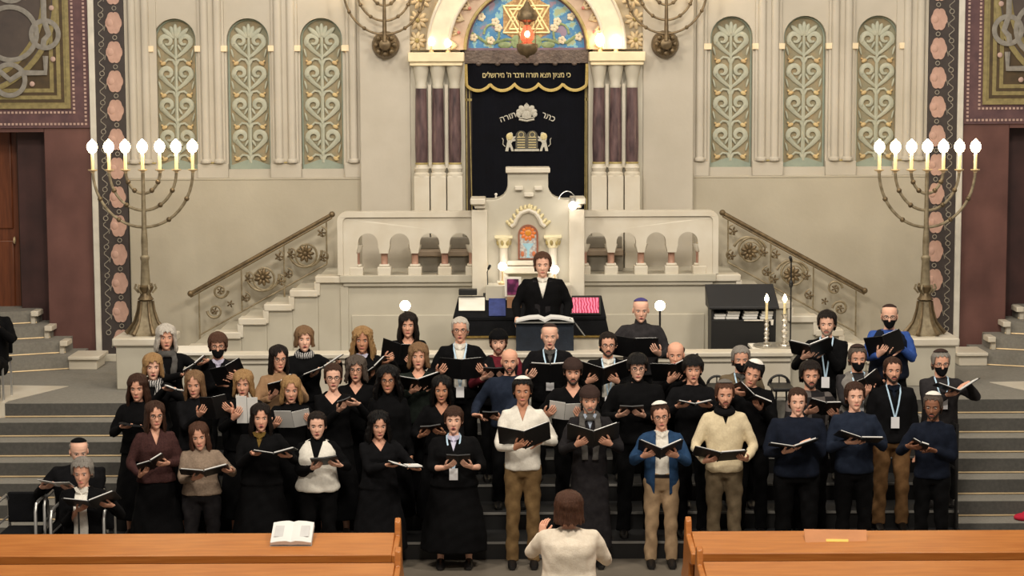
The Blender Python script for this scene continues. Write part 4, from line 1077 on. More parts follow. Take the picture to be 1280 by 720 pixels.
hoop_chair(896, 470, 22.4, 24, 'hoop backed chair showing behind the man in the cream sweater', .9)
def steel_chair(x, Y, lab, w=.46, top=.78):
    r = thing('steel_chair', (x, Y, 0), lab, 'chair', 'steel tube chairs at left')
    for s_ in (-1, 1):
        xx = x+s_*w/2
        M().tube([(xx, Y-.25, 0), (xx, Y-.25, top-.08), (xx, Y-.2, top-.01), (xx, Y-.1, top), (xx, Y+.15, top), (xx, Y+.25, top-.08), (xx, Y+.28, 0)], .016, 8).build('side_frame', chrome, r)
    M().box(x-w/2, x+w/2, Y-.24, Y+.22, .42, .47).build('seat', blackcloth, r, bevel=.015)
    M().box(x-w/2, x+w/2, Y+.2, Y+.25, .5, .8).build('backrest', blackcloth, r, bevel=.015)
    M().tube([(x-w/2, Y-.24, .3), (x+w/2, Y-.24, .3)], .01, 6).tube([(x-w/2, Y-.22, .56), (x-w/2+.0, Y+.2, .56)], .01, 6).build('stretcher', chrome, r)
p = P(103, 620, 18.75); steel_chair(p.x, 18.75, 'steel tube chair under the grey haired seated person', .5)
p = P(92, 620, 19.35); steel_chair(P(94, 600, 19.35).x, 19.35, 'steel tube chair under the man in the black skullcap', .5)
steel_chair(P(27, 620, 19.1).x, 19.1, 'empty steel tube chair at the far left', .38)
# steel railings / microphone stand in front of the seated pair
ms = thing('microphone_stand', (P(98, 640, 18.2).x, 18.2, 0), 'thin black stand in front of the seated grey haired person', 'stand')
x = P(98.5, 650, 18.2).x
M().tube([(x, 18.2, .01), (x, 18.2, PZ(640, 18.2, 98))], .009, 8).build('pole', blackm, ms); M().lathe([(.13, 0), (.13, .015), (.02, .025)], (x, 18.2, 0), 18).build('base', blackm, ms)
# side guard rail of the risers, right
gr = thing('guard_rail', (XB-.05, 20.5, .18), 'black side rail with posts at the right end of the risers', 'railing')
x = XB-.05
for Y in (20.2, 20.9): M().tube([(x, Y, .18*(1+int((Y-19.75)/.55))), (x, Y, 1.28)], .018, 8).build('post', blackm, gr)
M().tube([(x, 20.2, 1.25), (x, 20.9, 1.25)], .018, 8).tube([(x, 20.2, .8), (x, 20.9, .8)], .014, 8).build('rail', blackm, gr)

# ---------------------------------------------------------------- light
def area(name, loc, rot, size, power, col=(1, .9, .76)):
    l_ = bpy.data.lights.new(name, 'AREA'); l_.shape = 'DISK'; l_.size = size; l_.energy = power; l_.color = col
    o_ = bpy.data.objects.new(name, l_); COL.objects.link(o_); o_.location = loc; o_.rotation_euler = rot; return o_
def aim(o_, tgt): o_.rotation_euler = (V(tgt)-o_.location).to_track_quat('-Z', 'Y').to_euler()
for x, y, pw in ((-4.5, 15, 420), (4.5, 15, 420), (0, 9, 620)):
    a_ = area('hall_fill_light', (x, y, 9.5), (0, 0, 0), 1.6, pw); aim(a_, (x*.5, 22, 2))  # unseen area lamps added for general and frontal light, no fittings modelled
for x in (-4, 0, 4):
    a_ = area('apse_light', (x, 21.5, 9.5), (0, 0, 0), 1.2, 110); aim(a_, (x, 25, 3))
w = bpy.data.worlds.new('world'); SC.world = w; w.use_nodes = True
bg = w.node_tree.nodes['Background']; bg.inputs[0].default_value = (1, .88, .74, 1); bg.inputs[1].default_value = .26
SC.view_settings.view_transform = 'Standard'; SC.view_settings.look = 'None'; SC.view_settings.exposure = 0; SC.view_settings.gamma = 1
SC.view_settings.use_curve_mapping = False
SC.cycles.use_denoising = True
# ---------------------------------------------------------------- people
rng = np.random.RandomState(5)
SKIN = {
 'a': mat('skin_fair', (238,190,166), .55, c2=(230,178,154), scale=14, spec=.35),
 'b': mat('skin_light', (226,172,146), .55, c2=(216,160,134), scale=14, spec=.35),
 'c': mat('skin_tan', (198,144,114), .55, c2=(188,132,104), scale=14, spec=.35),
 'd': mat('skin_brown', (150,104,80), .55, c2=(138,94,72), scale=14, spec=.35)}
HAIR = {
 'dark': mat('hair_dark', (34,25,21), .5, c2=(20,15,13), scale=22, stretch=(7,7,.8), bump=.6, bscale=30, spec=.18),
 'black': mat('hair_black', (20,18,18), .45, c2=(12,11,12), scale=22, stretch=(7,7,.8), bump=.6, bscale=30, spec=.18),
 'brown': mat('hair_brown', (70,46,34), .5, c2=(48,31,24), scale=22, stretch=(7,7,.8), bump=.6, bscale=30, spec=.18),
 'auburn': mat('hair_auburn', (92,62,47), .5, c2=(64,42,33), scale=22, stretch=(7,7,.8), bump=.6, bscale=30, spec=.18),
 'blond': mat('hair_blond', (176,142,98), .5, c2=(136,102,66), scale=22, stretch=(7,7,.8), bump=.6, bscale=30, spec=.18),
 'dblond': mat('hair_dark_blond', (140,110,80), .5, c2=(104,78,56), scale=22, stretch=(7,7,.8), bump=.6, bscale=30, spec=.18),
 'grey': mat('hair_grey', (150,145,138), .6, c2=(112,106,100), scale=22, stretch=(7,7,.8), bump=.6, bscale=30, spec=.18),
 'white': mat('hair_white', (206,200,190), .6, c2=(172,164,154), scale=22, stretch=(7,7,.8), bump=.6, bscale=30, spec=.18),
 'greybrown': mat('hair_greybrown', (98,88,80), .6, c2=(72,62,56), scale=22, stretch=(7,7,.8), bump=.6, bscale=30, spec=.18)}
def cloth(name, c, c2=None, scale=20, kind='noise', rough=.9):
    c2 = c2 or tuple(v*.93 for v in c)
    return mat('cloth_'+name, c, rough, c2=c2 or tuple(v*.88 for v in c), scale=scale, kind=kind, bump=.2, bscale=90, spec=.12)
CL = {
 'black': cloth('black', (11,11,13), (8,8,10)), 'black2': cloth('soft_black', (18,18,21), (13,13,15)),
 'navy': cloth('navy', (24,30,44), (18,23,35)), 'navy2': cloth('slate_navy', (36,44,60), (28,35,50)),
 'maroon': cloth('maroon', (74,48,46), (54,34,34), 60), 'oat': cloth('oat', (146,128,112), (126,110,96), 60),
 'cream': cloth('cream', (222,208,176), (208,192,160), 50), 'white': cloth('white', (236,232,222), (222,218,208), 50),
 'blue': cloth('blue', (44,72,106), (36,60,92)), 'khaki': cloth('khaki', (122,98,66), (106,84,56)),
 'beige': cloth('beige', (172,146,116), (154,130,102)), 'olive': cloth('olive', (112,98,78), (96,84,66)),
 'tan': cloth('tan', (128,96,64), (108,80,52)), 'grey': cloth('grey', (92,90,88), (76,74,72)),
 'lgrey': cloth('pale_grey', (134,130,126), (116,112,108)), 'red': cloth('wine_red', (104,34,44), (82,26,36)),
 'camel': cloth('camel', (160,128,98), (138,108,80)), 'dgreen': cloth('dark_green', (36,42,38), (26,32,28)),
 'coat': cloth('charcoal', (40,38,40), (30,28,31)), 'charcoal': cloth('mid_charcoal', (52,50,52), (40,38,40)),
 'bright': cloth('bright_blue', (60,92,166), (50,78,146)), 'plaid': cloth('plaid', (96,90,88), (36,34,36), 7, 'checker'),
 'lilac': cloth('lilac', (206,204,226), (188,186,210)), 'paleblue': cloth('pale_blue', (178,190,208), (160,172,190)),
 'wool': cloth('wool', (248,236,218), (236,222,202), 40), 'mustard': cloth('mustard', (120,96,48), (96,76,38)),
 'kippa_white': cloth('kippa_white', (238,234,226)), 'kippa_purple': cloth('kippa_purple', (76,70,126)), 'kippa_grey': cloth('kippa_grey', (110,106,102)), 'kippa_brown': cloth('kippa_brown', (60,46,42)),
 'stripe': cloth('stripe', (180,178,176), (40,40,44), 14, 'wave')}
lipm = mat('lips', (182,104,96), .5); mouthm = mat('mouth_dark', (70,26,26), .6); eyew = mat('eye_white', (214,204,196), .4); eyed = mat('eye_iris', (44,30,24), .3)
lanyard_m = mat('lanyard_blue', (176,204,226), .7); badge_m = mat('badge_white', (226,226,230), .6)
cover_m = mat('folder_black', (17,17,19), .45, c2=(23,23,26))
glass_m = mat('glasses_frame', (46,38,36), .4)
shoe_m = mat('shoe_black', (18,16,16), .4)
STUB = {'dark': mat('beard_dark', (58,42,36), .8, c2=(40,28,24), scale=80, bump=.3, bscale=200), 'grey': mat('beard_grey', (140,126,114), .8, c2=(112,98,88), scale=80, bump=.3, bscale=200), 'red': mat('beard_red', (112,74,56), .8, c2=(88,58,44), scale=80, bump=.3, bscale=200)}

HP = np.array([ # z, half width, front, back  (head, chin at 0)
 (-.006,.012,-.066,-.040),(.004,.028,-.080,-.022),(.02,.041,-.087,.0),(.045,.054,-.087,.025),(.07,.063,-.087,.052),(.09,.069,-.087,.074),
 (.115,.074,-.084,.090),(.14,.077,-.086,.098),(.165,.078,-.085,.100),(.19,.073,-.075,.094),(.212,.059,-.054,.076),(.228,.033,-.026,.048),(.236,.008,.004,.018)])
def hprof(z): return [np.interp(z, HP[:,0], HP[:,k]) for k in (1,2,3)]
def hpt(th, z, off=0.0, zc=None):
    """point on the head; th=0 faces front (-y)"""
    hw, yf, yb = hprof(z if zc is None else zc)
    # keep the bulk of the face width forward
    ym = .012*min(1, max(0, (z)/.1))
    ry = (ym-yf) if cos(th) > 0 else (yb-ym)
    sx, cy = sin(th), cos(th)
    x = (hw+off)*math.copysign(abs(sx)**.9, sx); y = ym-(ry+off)*math.copysign(abs(cy)**.95, cy)
    return V((x, y, z))
def head_mesh():
    m = M(); nth, nz = 44, 46
    rings = []
    zs = [-.006+.242*(.5-.5*cos(pi*k/nz))*.5+.242*.5*k/nz for k in range(nz+1)]
    for z in zs:
        ring = []
        for i in range(nth):
            u = 2*pi*i/nth; th = u-.42*sin(u)          # denser in front
            p = hpt(th, z)
            if cos(th) > 0:
                ax = abs(p.x)
                g = lambda cx, cz, sx, sz: math.exp(-((ax-cx)/sx)**2-((z-cz)/sz)**2)
                d = 0
                if z > .06:
                    t = min(1, max(0, (.14-z)/.062)) if z > .078 else max(0, 1-(.078-z)/.012)
                    d += .026*t*math.exp(-(ax/(.008+.006*t))**2)                    # nose
                d -= .009*g(.030, .117, .016, .012)      # eye sockets
                d += .005*g(.03, .138, .03, .008)        # brow
                d += .006*g(.045, .088, .018, .02)       # cheeks
                d += .005*g(0, .048, .022, .010) - .004*g(0, .033, .03, .006) + .006*g(0, .012, .02, .012)
                p.y -= d
            ring.append(p)
        rings.append(ring)
    m.loft(rings)
    for s_ in (-1, 1):
        m.ell((s_*.077, .016, .108), (.010, .018, .030), Matrix.Rotation(s_*.25, 3, 'Z') @ Matrix.Rotation(-.15, 3, 'X'), 10, 8)
    return m
HEAD = head_mesh()
def hshell(zend, off, ztop=.236, nth=90, nt=22, wid=0, curl=0, seed=0, rough_=0, th=.012, flat_from=.13, bottom_in=0, bury=False):
    """hair, caps, beanies: a closed shell over the head"""
    rs = np.random.RandomState(abs(seed)); ph = rs.rand(6)*6.28
    outer, inner = [], []
    for i in range(nth):
        th_ = 2*pi*i/nth; a = math.atan2(sin(th_), cos(th_)); ze = zend(a)+(rough_*3.2*(sin(13*a+ph[5])+.8*sin(29*a+ph[0])) if rough_ else 0)
        co, ci = [], []
        for k in range(nt+1):
            t = k/nt; z = ztop-(ztop-ze)*(t**1.55)
            zc = max(z, flat_from)
            low = max(0, (flat_from-z))
            o = off+wid*min(1, low/.12)*(abs(sin(th_))*.8+.2) - bottom_in*max(0, low-.12)
            o += rough_*(sin(9*th_+ph[0]+z*25)+.6*sin(17*th_+ph[1]-z*31)+.5*sin(z*90+ph[2]+3*th_)+.55*sin(33*th_+ph[5]+z*9))
            if curl: o += curl*(sin(z*110+5*th_+ph[3])*sin(11*th_+ph[4]))
            o *= min(1, .4+3*t)
            if bury: o -= .03*(1-sstep(abs(a), 1.15, 1.45))
            p = hpt(th_, zc, o); pi_ = hpt(th_, zc, o-th)
            top_l = (off if t < .15 else 0)
            p.z = z+off*max(0, 1-t*2.2); pi_.z = z+(off-th)*max(0, 1-t*2.2)
            if low > .05: # hair falls down behind the shoulders/neck
                f = min(1, (low-.05)/.1); p.y += .01*f; pi_.y += .01*f
            co.append(p); ci.append(pi_)
        outer.append(co); inner.append(ci)
    m = M(); vs = []; n1 = nt+1
    for c in outer: vs += c
    for c in inner: vs += c
    fs = []; N = nth*n1
    for i in range(nth):
        j = (i+1) % nth
        for k in range(nt):
            fs.append((i*n1+k, j*n1+k, j*n1+k+1, i*n1+k+1)); fs.append((N+i*n1+k, N+i*n1+k+1, N+j*n1+k+1, N+j*n1+k))
        fs.append((i*n1+nt, j*n1+nt, N+j*n1+nt, N+i*n1+nt))
        fs.append((i*n1, N+i*n1, N+j*n1, j*n1))
    m.add(vs, fs); return m
def sstep(x, a, b):
    t = max(0, min(1, (x-a)/(b-a))); return t*t*(3-2*t)
def hairfn(style, L):
    """lower edge height as a function of the angle from the face"""
    def f(a):
        a_ = abs(a)
        if style == 'short':
            return .198-.012*a_-.075*sstep(a_, .75, 1.15)-.06*sstep(a_, 1.7, 2.2)
        if style == 'fringe':
            return .168-.06*sstep(a_, .75, 1.1)-.06*sstep(a_, 1.7, 2.2)
        if style == 'long':
            h0 = .206-.050*min(1, a_/.62)**1.4; return h0+(L-h0)*sstep(a_, .74, 1.06)
        if style == 'longf':
            h0 = .174+.014*sin(a*1.6+.6)-.03*min(1, a_/.7)**2; return h0+(L-h0)*sstep(a_, .70, 1.02)
        if style == 'part':
            h0 = .204-.05*min(1, abs(a-.12)/.6)**1.3; return h0+(L-h0)*sstep(a_, .72, 1.04)
    return f
def facepatch(z0, z1, thm, off, n=22, nk=10):
    m = M(); o, i_ = [], []
    for k in range(nk+1):
        ro, ri = [], []
        for i in range(n+1):
            th = -thm+2*thm*i/n; e = 1-(abs(th)/thm)**4
            a, b = z0(th), z1(th); z = a+(b-a)*k/nk
            off2 = off*(.35+.65*e*min(1, 2.5*min(k, nk-k)/nk+.35))
            ro.append(hpt(th, z, off2)); ri.append(hpt(th, z, -.006))
        o.append(ro); i_.append(ri)
    rings = [o[k]+i_[k][::-1] for k in range(nk+1)]
    return m.loft(rings)

def evalmods(m_, vox, smooth=2, name='x', dec=0):
    me = bpy.data.meshes.new(name); me.from_pydata(m_.v, [], m_.f)
    bm = bmesh.new(); bm.from_mesh(me); bmesh.ops.recalc_face_normals(bm, faces=bm.faces); bm.to_mesh(me); bm.free()
    o = bpy.data.objects.new(name, me); COL.objects.link(o)
    r = o.modifiers.new('r', 'REMESH'); r.mode = 'VOXEL'; r.voxel_size = vox; r.use_smooth_shade = True
    s = o.modifiers.new('s', 'SMOOTH'); s.factor = .5; s.iterations = smooth
    dg = bpy.context.evaluated_depsgraph_get()
    out = bpy.data.meshes.new_from_object(o.evaluated_get(dg))
    bpy.data.objects.remove(o); bpy.data.meshes.remove(me)
    return out
def ringsup(c, rx, ry, n=20, e=.85, M_=None, fold=0, ph=0, nf=9):
    out = []
    for i in range(n):
        a = 2*pi*i/n; k = 1+fold*sin(nf*a+ph)
        p = V((rx*k*math.copysign(abs(cos(a))**e, cos(a)), ry*k*math.copysign(abs(sin(a))**e, sin(a)), 0))
        out.append(V(c)+(M_ @ p if M_ else p))
    return out
def ik(sh, wr, l1, l2, pole):
    d = wr-sh; D = min(d.length, (l1+l2)*.995); d.normalize(); wr = sh+d*D
    a = (l1*l1-l2*l2+D*D)/(2*D); h = sqrt(max(0, l1*l1-a*a))
    p = pole-d*pole.dot(d); p.normalize()
    return sh+d*a+p*h, wr
def hand_mesh(m_, palm_only, w, f, n, side, curl=.5, size=1.0):
    """w wrist, f finger direction, n palm normal, side=+1 thumb on +t"""
    f = f.normalized(); n = (n-f*n.dot(f)).normalized(); t = f.cross(n)*(-side)
    S = size
    def L(a, b, c): return w+f*a*S+t*b*S+n*c*S
    if palm_only:
        rings = []
        for a, hw, hh in ((-.03,.026,.021),(0,.028,.019),(.03,.036,.018),(.06,.042,.016),(.088,.041,.014),(.098,.036,.010)):
            rings.append([L(a, hw*cos(q)*1, hh*sin(q)) for q in [i*2*pi/12 for i in range(12)]])
        m_.loft(rings)
        m_.tube([L(.015, .020, .004), L(.045, .046, .012)], [.019*S, .013*S], 8)
        return
    for j, (b, ln, r) in enumerate(((.031,.068,.0088),(.0105,.076,.0090),(-.0105,.071,.0086),(-.031,.056,.0078))):
        p = L(.078, b, 0); pts = [p]; ang = .12+.06*j; sp = b*1.2
        for q, sgl in enumerate((.2, .45, .33, .27)):
            ang += curl*(.15 if q == 0 else .55)
            p = p+(f*cos(ang)+n*sin(ang)+t*sp).normalized()*ln*sgl*S; pts.append(p)
        m_.tube(pts, [r*S, r*S, r*.95*S, r*.88*S, r*.6*S], 7)
    p = L(.040, .040, .010); pts = [p]
    for q, (ff, tt, nn) in enumerate(((.7,.6,.35),(.85,.35,.4),(.9,.1,.42))):
        p = p+(f*ff+t*tt+n*nn*(.6+curl)).normalized()*.024*S; pts.append(p)
    m_.tube(pts, [.0115*S, .0108*S, .010*S, .007*S], 7)

def person(px, top, Y, z0, lab, sex='m', skin='b', hair=('short', 'dark'), top_c='black', bot='trousers', bot_c='black', fold=None,
           yaw=0, hy=0, hp=10, hr=0, w=1.0, glasses=False, mask=False, beard=None, kippa=None, beanie=None, shirt=None, neck='crew', lany=False, scarf=None,
           jacket=None, mouth=0.4, hands='both', sit=False, group='choir singers', long_coat=False, back=False, hem=None, sleeve=1.0, hs=1.08, xoff=0, L=-.12, custom=None, turtle=False, legs=True):
    r_ = np.random.RandomState(abs(int(px*7+top)))
    top3 = P(px, top, Y); extra = .018 if hair and hair[0] not in ('none', 'sides') else .004
    if beanie: extra = .02
    H = top3.z-z0-extra                       # bare standing height
    yawr = radians(yaw)
    root = thing('person', (top3.x, Y, z0), lab, 'person', group, yawr)
    hp = hp*.6-3
    fem = sex == 'f'
    HH = .236*hs
    zchin = H-HH*.985
    base = 1.50
    k = zchin/1.505                     # vertical scale for the body below the chin
    if sit: k = .96
    dz = zchin-1.505*k                  # offset when seated (negative)
    Z = lambda z: z*k+dz
    sw = (.160 if fem else .186)*w
    # --- arms
    shz = Z(1.398)
    root_m = wm(root); inv = root_m.inverted()
    folder = None; targets = {}
    if fold:
        fx, fy, fw, tilt, roll, opn = fold[:6]; fh = fold[6] if len(fold) > 6 else .30; kind = fold[7] if len(fold) > 7 else 'black'; dist = fold[8] if len(fold) > 8 else .36
        c = inv @ P(fx, fy, Y-dist)
        tl = radians(tilt)
        Mf = Matrix.Rotation(radians(-roll), 3, 'Y')
        u = Mf @ V((1,0,0)); vv = Mf @ V((0,-cos(tl),sin(tl))); nn = u.cross(vv)
        if nn.z < 0 and tilt < 90: nn = -nn
        if nn.y < 0 and tilt >= 60: nn = -nn
        hw = fw/F*(Y-dist)/2/max(.5, cos(radians(opn)))
        folder = (c, u, vv, nn, hw, fh, radians(opn), kind)
        ux = u*cos(radians(opn))
        for s_ in (-1, 1):
            ru = (u*cos(radians(opn))*s_+nn*sin(radians(opn)))
            nl = (nn*cos(radians(opn))-u*s_*sin(radians(opn)))
            if hands == 'both': a, b = min(.10, hw*.6), -.22*fh
            elif hands == 'edges': a, b = hw*.93, -.1*fh
            elif hands in ('L', 'R') : a, b = .03, -.15*fh
            elif hands == 'mix': a, b = (hw*.9, -.15*fh) if s_ < 0 else (.06, -.25*fh)
            elif hands == 'xim': a, b = (hw*.9, -.15*fh) if s_ > 0 else (.06, -.25*fh)
            if hands in ('L', 'R') and (s_ < 0) != (hands == 'L'):
                fd = (-u*s_*.7+vv*.4-nn*.2).normalized(); targets[s_] = (c+ru*.10-vv*fh*.42+nl*.03-fd*.08, fd, -nl); continue
            grip = c+ru*a+vv*b-nl*.030
            if a > hw*.8:
                fd = (-u*s_*.55+vv*.75-nn*.25); pn = (nl+vv*.2); 
            else:
                fd = (-u*s_*.75+vv*.6); pn = nl
            fd.normalize(); wrist = grip-fd*.075
            targets[s_] = (wrist, fd, pn)
    if custom:
        for s_, (wx, wy, wz, fd, pn) in custom.items(): targets[s_] = (V((wx, wy, Z(wz))), V(fd), V(pn))
    arms = {}
    for s_ in (-1, 1):
        sh = V((s_*sw*.92, .005, shz))
        if s_ in targets:
            wr, fd, pn = targets[s_]; pole = V((s_*.75, .45, -1.0))
        else:
            wr, fd, pn = V((s_*(sw+.07), -.03, Z(.84))), V((0, -.1, -1)), V((-s_, 0, 0)); pole = V((s_*.3, 1, 0))
        el, wr = ik(sh, wr, .295*k, .265*k, pole)
        arms[s_] = (sh, el, wr, fd, pn)
    # --- legs
    hipz = Z(.90)
    legj = {}
    for s_ in (-1, 1):
        hp_ = V((s_*.095*w, 0, hipz))
        if sit:
            kn = V((s_*.13, -.42, .47)); an = V((s_*.13, -.40, .09))
        else:
            kn = V((s_*.105*w, -.012, Z(.48))); an = V((s_*.115*w, .02, .085))
        legj[s_] = (hp_, kn, an)
    # --- torso outline (z, rx, ry, y)
    if fem: T = [(.84,.13,.10,0),(.93,.178,.128,.005),(1.02,.158,.108,0),(1.11,.142,.098,0),(1.20,.152,.108,-.004),(1.28,.158,.125,-.012),(1.36,.158,.108,0),(1.41,.134,.082,.005),(1.45,.088,.058,.008),(1.48,.054,.050,.010)]
    else:   T = [(.84,.13,.10,0),(.93,.168,.122,.0),(1.02,.162,.112,0),(1.11,.160,.112,0),(1.22,.175,.122,0),(1.31,.182,.124,0),(1.37,.176,.110,.003),(1.42,.142,.084,.006),(1.46,.092,.062,.008),(1.485,.060,.056,.010)]
    tw = lambda z: 1+(w-1)*(1 if z < 1.44 else .3)
    def torso(m_, inf, zlo=.84, zhi=1.49, infy=None, ease=0):
        rings = []; zz = [t[0] for t in T]
        zs = [zlo]+[t[0] for t in T if zlo+.02 < t[0] < zhi-.01]+[zhi]
        for z in zs:
            rx, ry, yy = (np.interp(z, zz, [t[q] for t in T]) for q in (1, 2, 3))
            g = tw(z); e_ = ease*max(0, min(1, (1.25-z)/.3))
            rings.append(ringsup((0, yy, Z(z)), rx*g+inf+e_, ry*g*(1+(w-1)*.6)+(inf if infy is None else infy)+e_))
        m_.loft(rings)
    def arm(m_, s_, inf, upto=1.0, puff=0):
        sh, el, wr, fd, pn = arms[s_]
        a0 = V((s_*sw*.45, .008, shz+.012))
        m1 = sh.lerp(el, .5); m2 = el.lerp(wr, .45)
        pts = [a0, sh, sh.lerp(el, .25), m1, el.lerp(sh, .12), el.lerp(wr, .1), m2, wr]
        rr = [.040, .052, .052+puff, .047, .042, .041, .036, .027]
        if upto < 1: pts[-1] = el.lerp(wr, upto)
        g = (1+(w-1)*.5)*(.9 if fem else 1)
        m_.tube(pts, [q*g+inf for q in rr], 12)
    # --- body (skin): one mesh
    neck_top = V((0, .012, zchin+.02)); Rh = Matrix.Rotation(radians(hy), 3, 'Z') @ Matrix.Rotation(radians(hp), 3, 'X') @ Matrix.Rotation(radians(hr), 3, 'Y')
    piv = V((0, .022, zchin+.02))
    def HT(v): return piv+Rh @ ((V(v)-V((0, .022, .02)))*hs)
    bm_ = M(); torso(bm_, -.012)
    for s_ in (-1, 1):
        arm(bm_, s_, -.004)
        sh, el, wr, fd, pn = arms[s_]
        hand_mesh(bm_, True, wr, fd, pn, s_ * (1), size=.92 if fem else 1.02)
        hp_, kn, an = legj[s_]
        bm_.tube([hp_+V((0,0,.02)), hp_.lerp(kn, .4), kn, kn.lerp(an, .35), an, an-V((0,0,.05))], [.076, .068, .05, .048, .034, .038], 12)
        bm_.tube([an-V((0,-.04,.055)), an-V((0,.06,.06)), an-V((0,.13,.068))], [.032,.036,.02], 8)
    nb = V((0, .014, Z(1.45)))
    bm_.tube([nb, V((0, .016, Z(1.49))), piv+V((0, .004, .0)), HT((0, .02, .05))], [.066 if not fem else .056, .056 if not fem else .047, .054 if not fem else .046, .05], 14)
    bme = evalmods(bm_, .0125, 2, 'body')
    ex = M()
    for s_ in (-1, 1):
        sh, el, wr, fd, pn = arms[s_]
        hand_mesh(ex, False, wr, fd, pn, s_, curl=.35 if s_ in targets and fold else .45, size=.92 if fem else 1.02)
    ex.add([HT(v) for v in HEAD.v], HEAD.f)
    b2 = bmesh.new(); b2.from_mesh(bme); n0 = len(b2.verts)
    tmp = bpy.data.meshes.new('t'); tmp.from_pydata([tuple(v) for v in ex.v], [], ex.f)
    bt = bmesh.new(); bt.from_mesh(tmp); bmesh.ops.recalc_face_normals(bt, faces=bt.faces); bt.to_mesh(tmp); bt.free()
    b2.from_mesh(tmp); bpy.data.meshes.remove(tmp)
    b2.to_mesh(bme); b2.free()
    def link(me, name, m, label=None):
        me.name = name; me.materials.clear(); me.materials.append(m)
        me.polygons.foreach_set('use_smooth', [True]*len(me.polygons))
        o_ = bpy.data.objects.new(name, me); COL.objects.link(o_); o_.parent = root
        if label: o_['label'] = label
        return o_
    link(bme, 'body', SKIN[skin])
    def hb(m_, name, m, label=None, ang=60):   # head-space mesh
        m_.v = [tuple(HT(v)) for v in m_.v]; return m_.build(name, m, root, local=True, label=label, ang=ang)
    # --- garments
    def garment(mb_, name, m, vox=.014, smooth=3, wr=.0045, cuts=None, label=None):
        me = evalmods(mb_, vox, smooth, name)
        n = len(me.vertices); co = np.empty(n*3); me.vertices.foreach_get('co', co); co = co.reshape(-1, 3)
        nm = np.empty(n*3); me.vertices.foreach_get('normal', nm); nm = nm.reshape(-1, 3)
        ph = r_.rand(8)*6.28
        d = np.sin(co[:,2]*28+co[:,0]*22+ph[0]+2*np.sin(co[:,0]*13+ph[1]))+.7*np.sin(co[:,2]*47-co[:,0]*31+co[:,1]*40+ph[2])+.6*np.sin(co[:,2]*17+co[:,0]*55+ph[3])
        co += nm*(d*wr*.5)[:,None]
        me.vertices.foreach_set('co', co.ravel()); me.update()
        if cuts:
            b_ = bmesh.new(); b_.from_mesh(me)
            for (pc, pn_) in cuts[0]: bmesh.ops.bisect_plane(b_, geom=b_.verts[:]+b_.edges[:]+b_.faces[:], plane_co=pc, plane_no=pn_)
            dl = [f for f in b_.faces if cuts[1](f.calc_center_median())]
            bmesh.ops.delete(b_, geom=dl, context='FACES')
            b_.to_mesh(me); b_.free()
        o_ = link(me, name, m, label)
        if cuts:
            sd = o_.modifiers.new('thick', 'SOLIDIFY'); sd.thickness = .006; sd.offset = -1
        return o_
    zv = Z(1.465)
    def vcut(depth, half):
        A = V((0, 0, zv-depth)); n1 = V((depth+.04, 0, half)); n2 = V((-(depth+.04), 0, half))
        def ins(c):
            if c.y > -.0: return False
            t = (c.z-(zv-depth))/(depth+.04)
            return t > 0 and abs(c.x) < half*t
        # line from A to (half, zv+.04)
        nA = V((depth+.04, 0, -half)); nB = V((-(depth+.04), 0, -half))
        return ([(A, nA), (A, nB)], ins)
    def opencut(half0, half1, zlo):
        zt_ = zv+.03
        A = V((half0, 0, zlo)); B = V((half1, 0, zt_))
        dx = B.x-A.x; dz_ = B.z-A.z
        nA = V((dz_, 0, -dx)); nB = V((-dz_, 0, -dx)); A2 = V((-half0, 0, zlo))
        def ins(c):
            if c.y > 0 or abs(c.x) > .2: return False
            t = (c.z-zlo)/(zt_-zlo); return abs(c.x) < half0+(half1-half0)*t and c.y < -.03
        return ([(A, nA), (A2, nB)], ins)
    inf = .017
    hemz = hem if hem else (.90 if not fem else .93)
    if bot == 'trousers' or bot == 'jeans':
        lb = M()
        torso(lb, .008, .84, 1.03)
        for s_ in (-1, 1):
            hp_, kn, an = legj[s_]
            lb.tube([hp_+V((0,0,.05)), hp_+V((0,0,-.06)), hp_.lerp(kn, .5), kn, kn.lerp(an, .4), an.lerp(kn, .12), an+V((0,0,-.03))], [q*(1+(w-1)*.6) for q in (.098,.100,.088,.072,.068,.066,.070)], 14)
        garment(lb, 'trousers', CL[bot_c], .015, 3, .008)
    elif bot == 'skirt' and not sit:
        lb = M(); rings = []
        zl = .22 if not long_coat else .12
        for t in range(9):
            z = 1.04-(1.04-zl)*t/8
            q = max(0, (1.0-z)/.9)
            rings.append(ringsup((0, .0, Z(z)), (.165+.085*min(1, q*1.6)+.02*q)*w, (.12+.075*min(1, q*1.6)+.02*q)*w, 40, .95, fold=.035*q, ph=r_.rand()*6, nf=9))
        lb.loft(rings); 
        garment(lb, 'skirt', CL[bot_c], .016, 2, .004)
    if neck == 'openwide' and not sit and not jacket:
        M().loft([ringsup((0, 0, Z(z)), .158*w+.016, .112*w+.016, 28) for z in (.985, 1.02)]).build('belt', shoe_m, root, local=True)
    # shoes
    for s_ in (-1, 1):
        an = legj[s_][2]
        rings = []
        for yy, rx, rz, zc in ((.07,.028,.03,.035),(.04,.038,.042,.045),(-.02,.042,.045,.047),(-.09,.046,.032,.034),(-.15,.042,.024,.026),(-.185,.026,.016,.02)):
            rings.append([V((an.x+rx*cos(q), an.y+yy-.01, max(.004, zc+rz*sin(q)))) for q in [i*2*pi/12 for i in range(12)]])
        M().loft(rings).build('shoe', shoe_m, root, local=True)
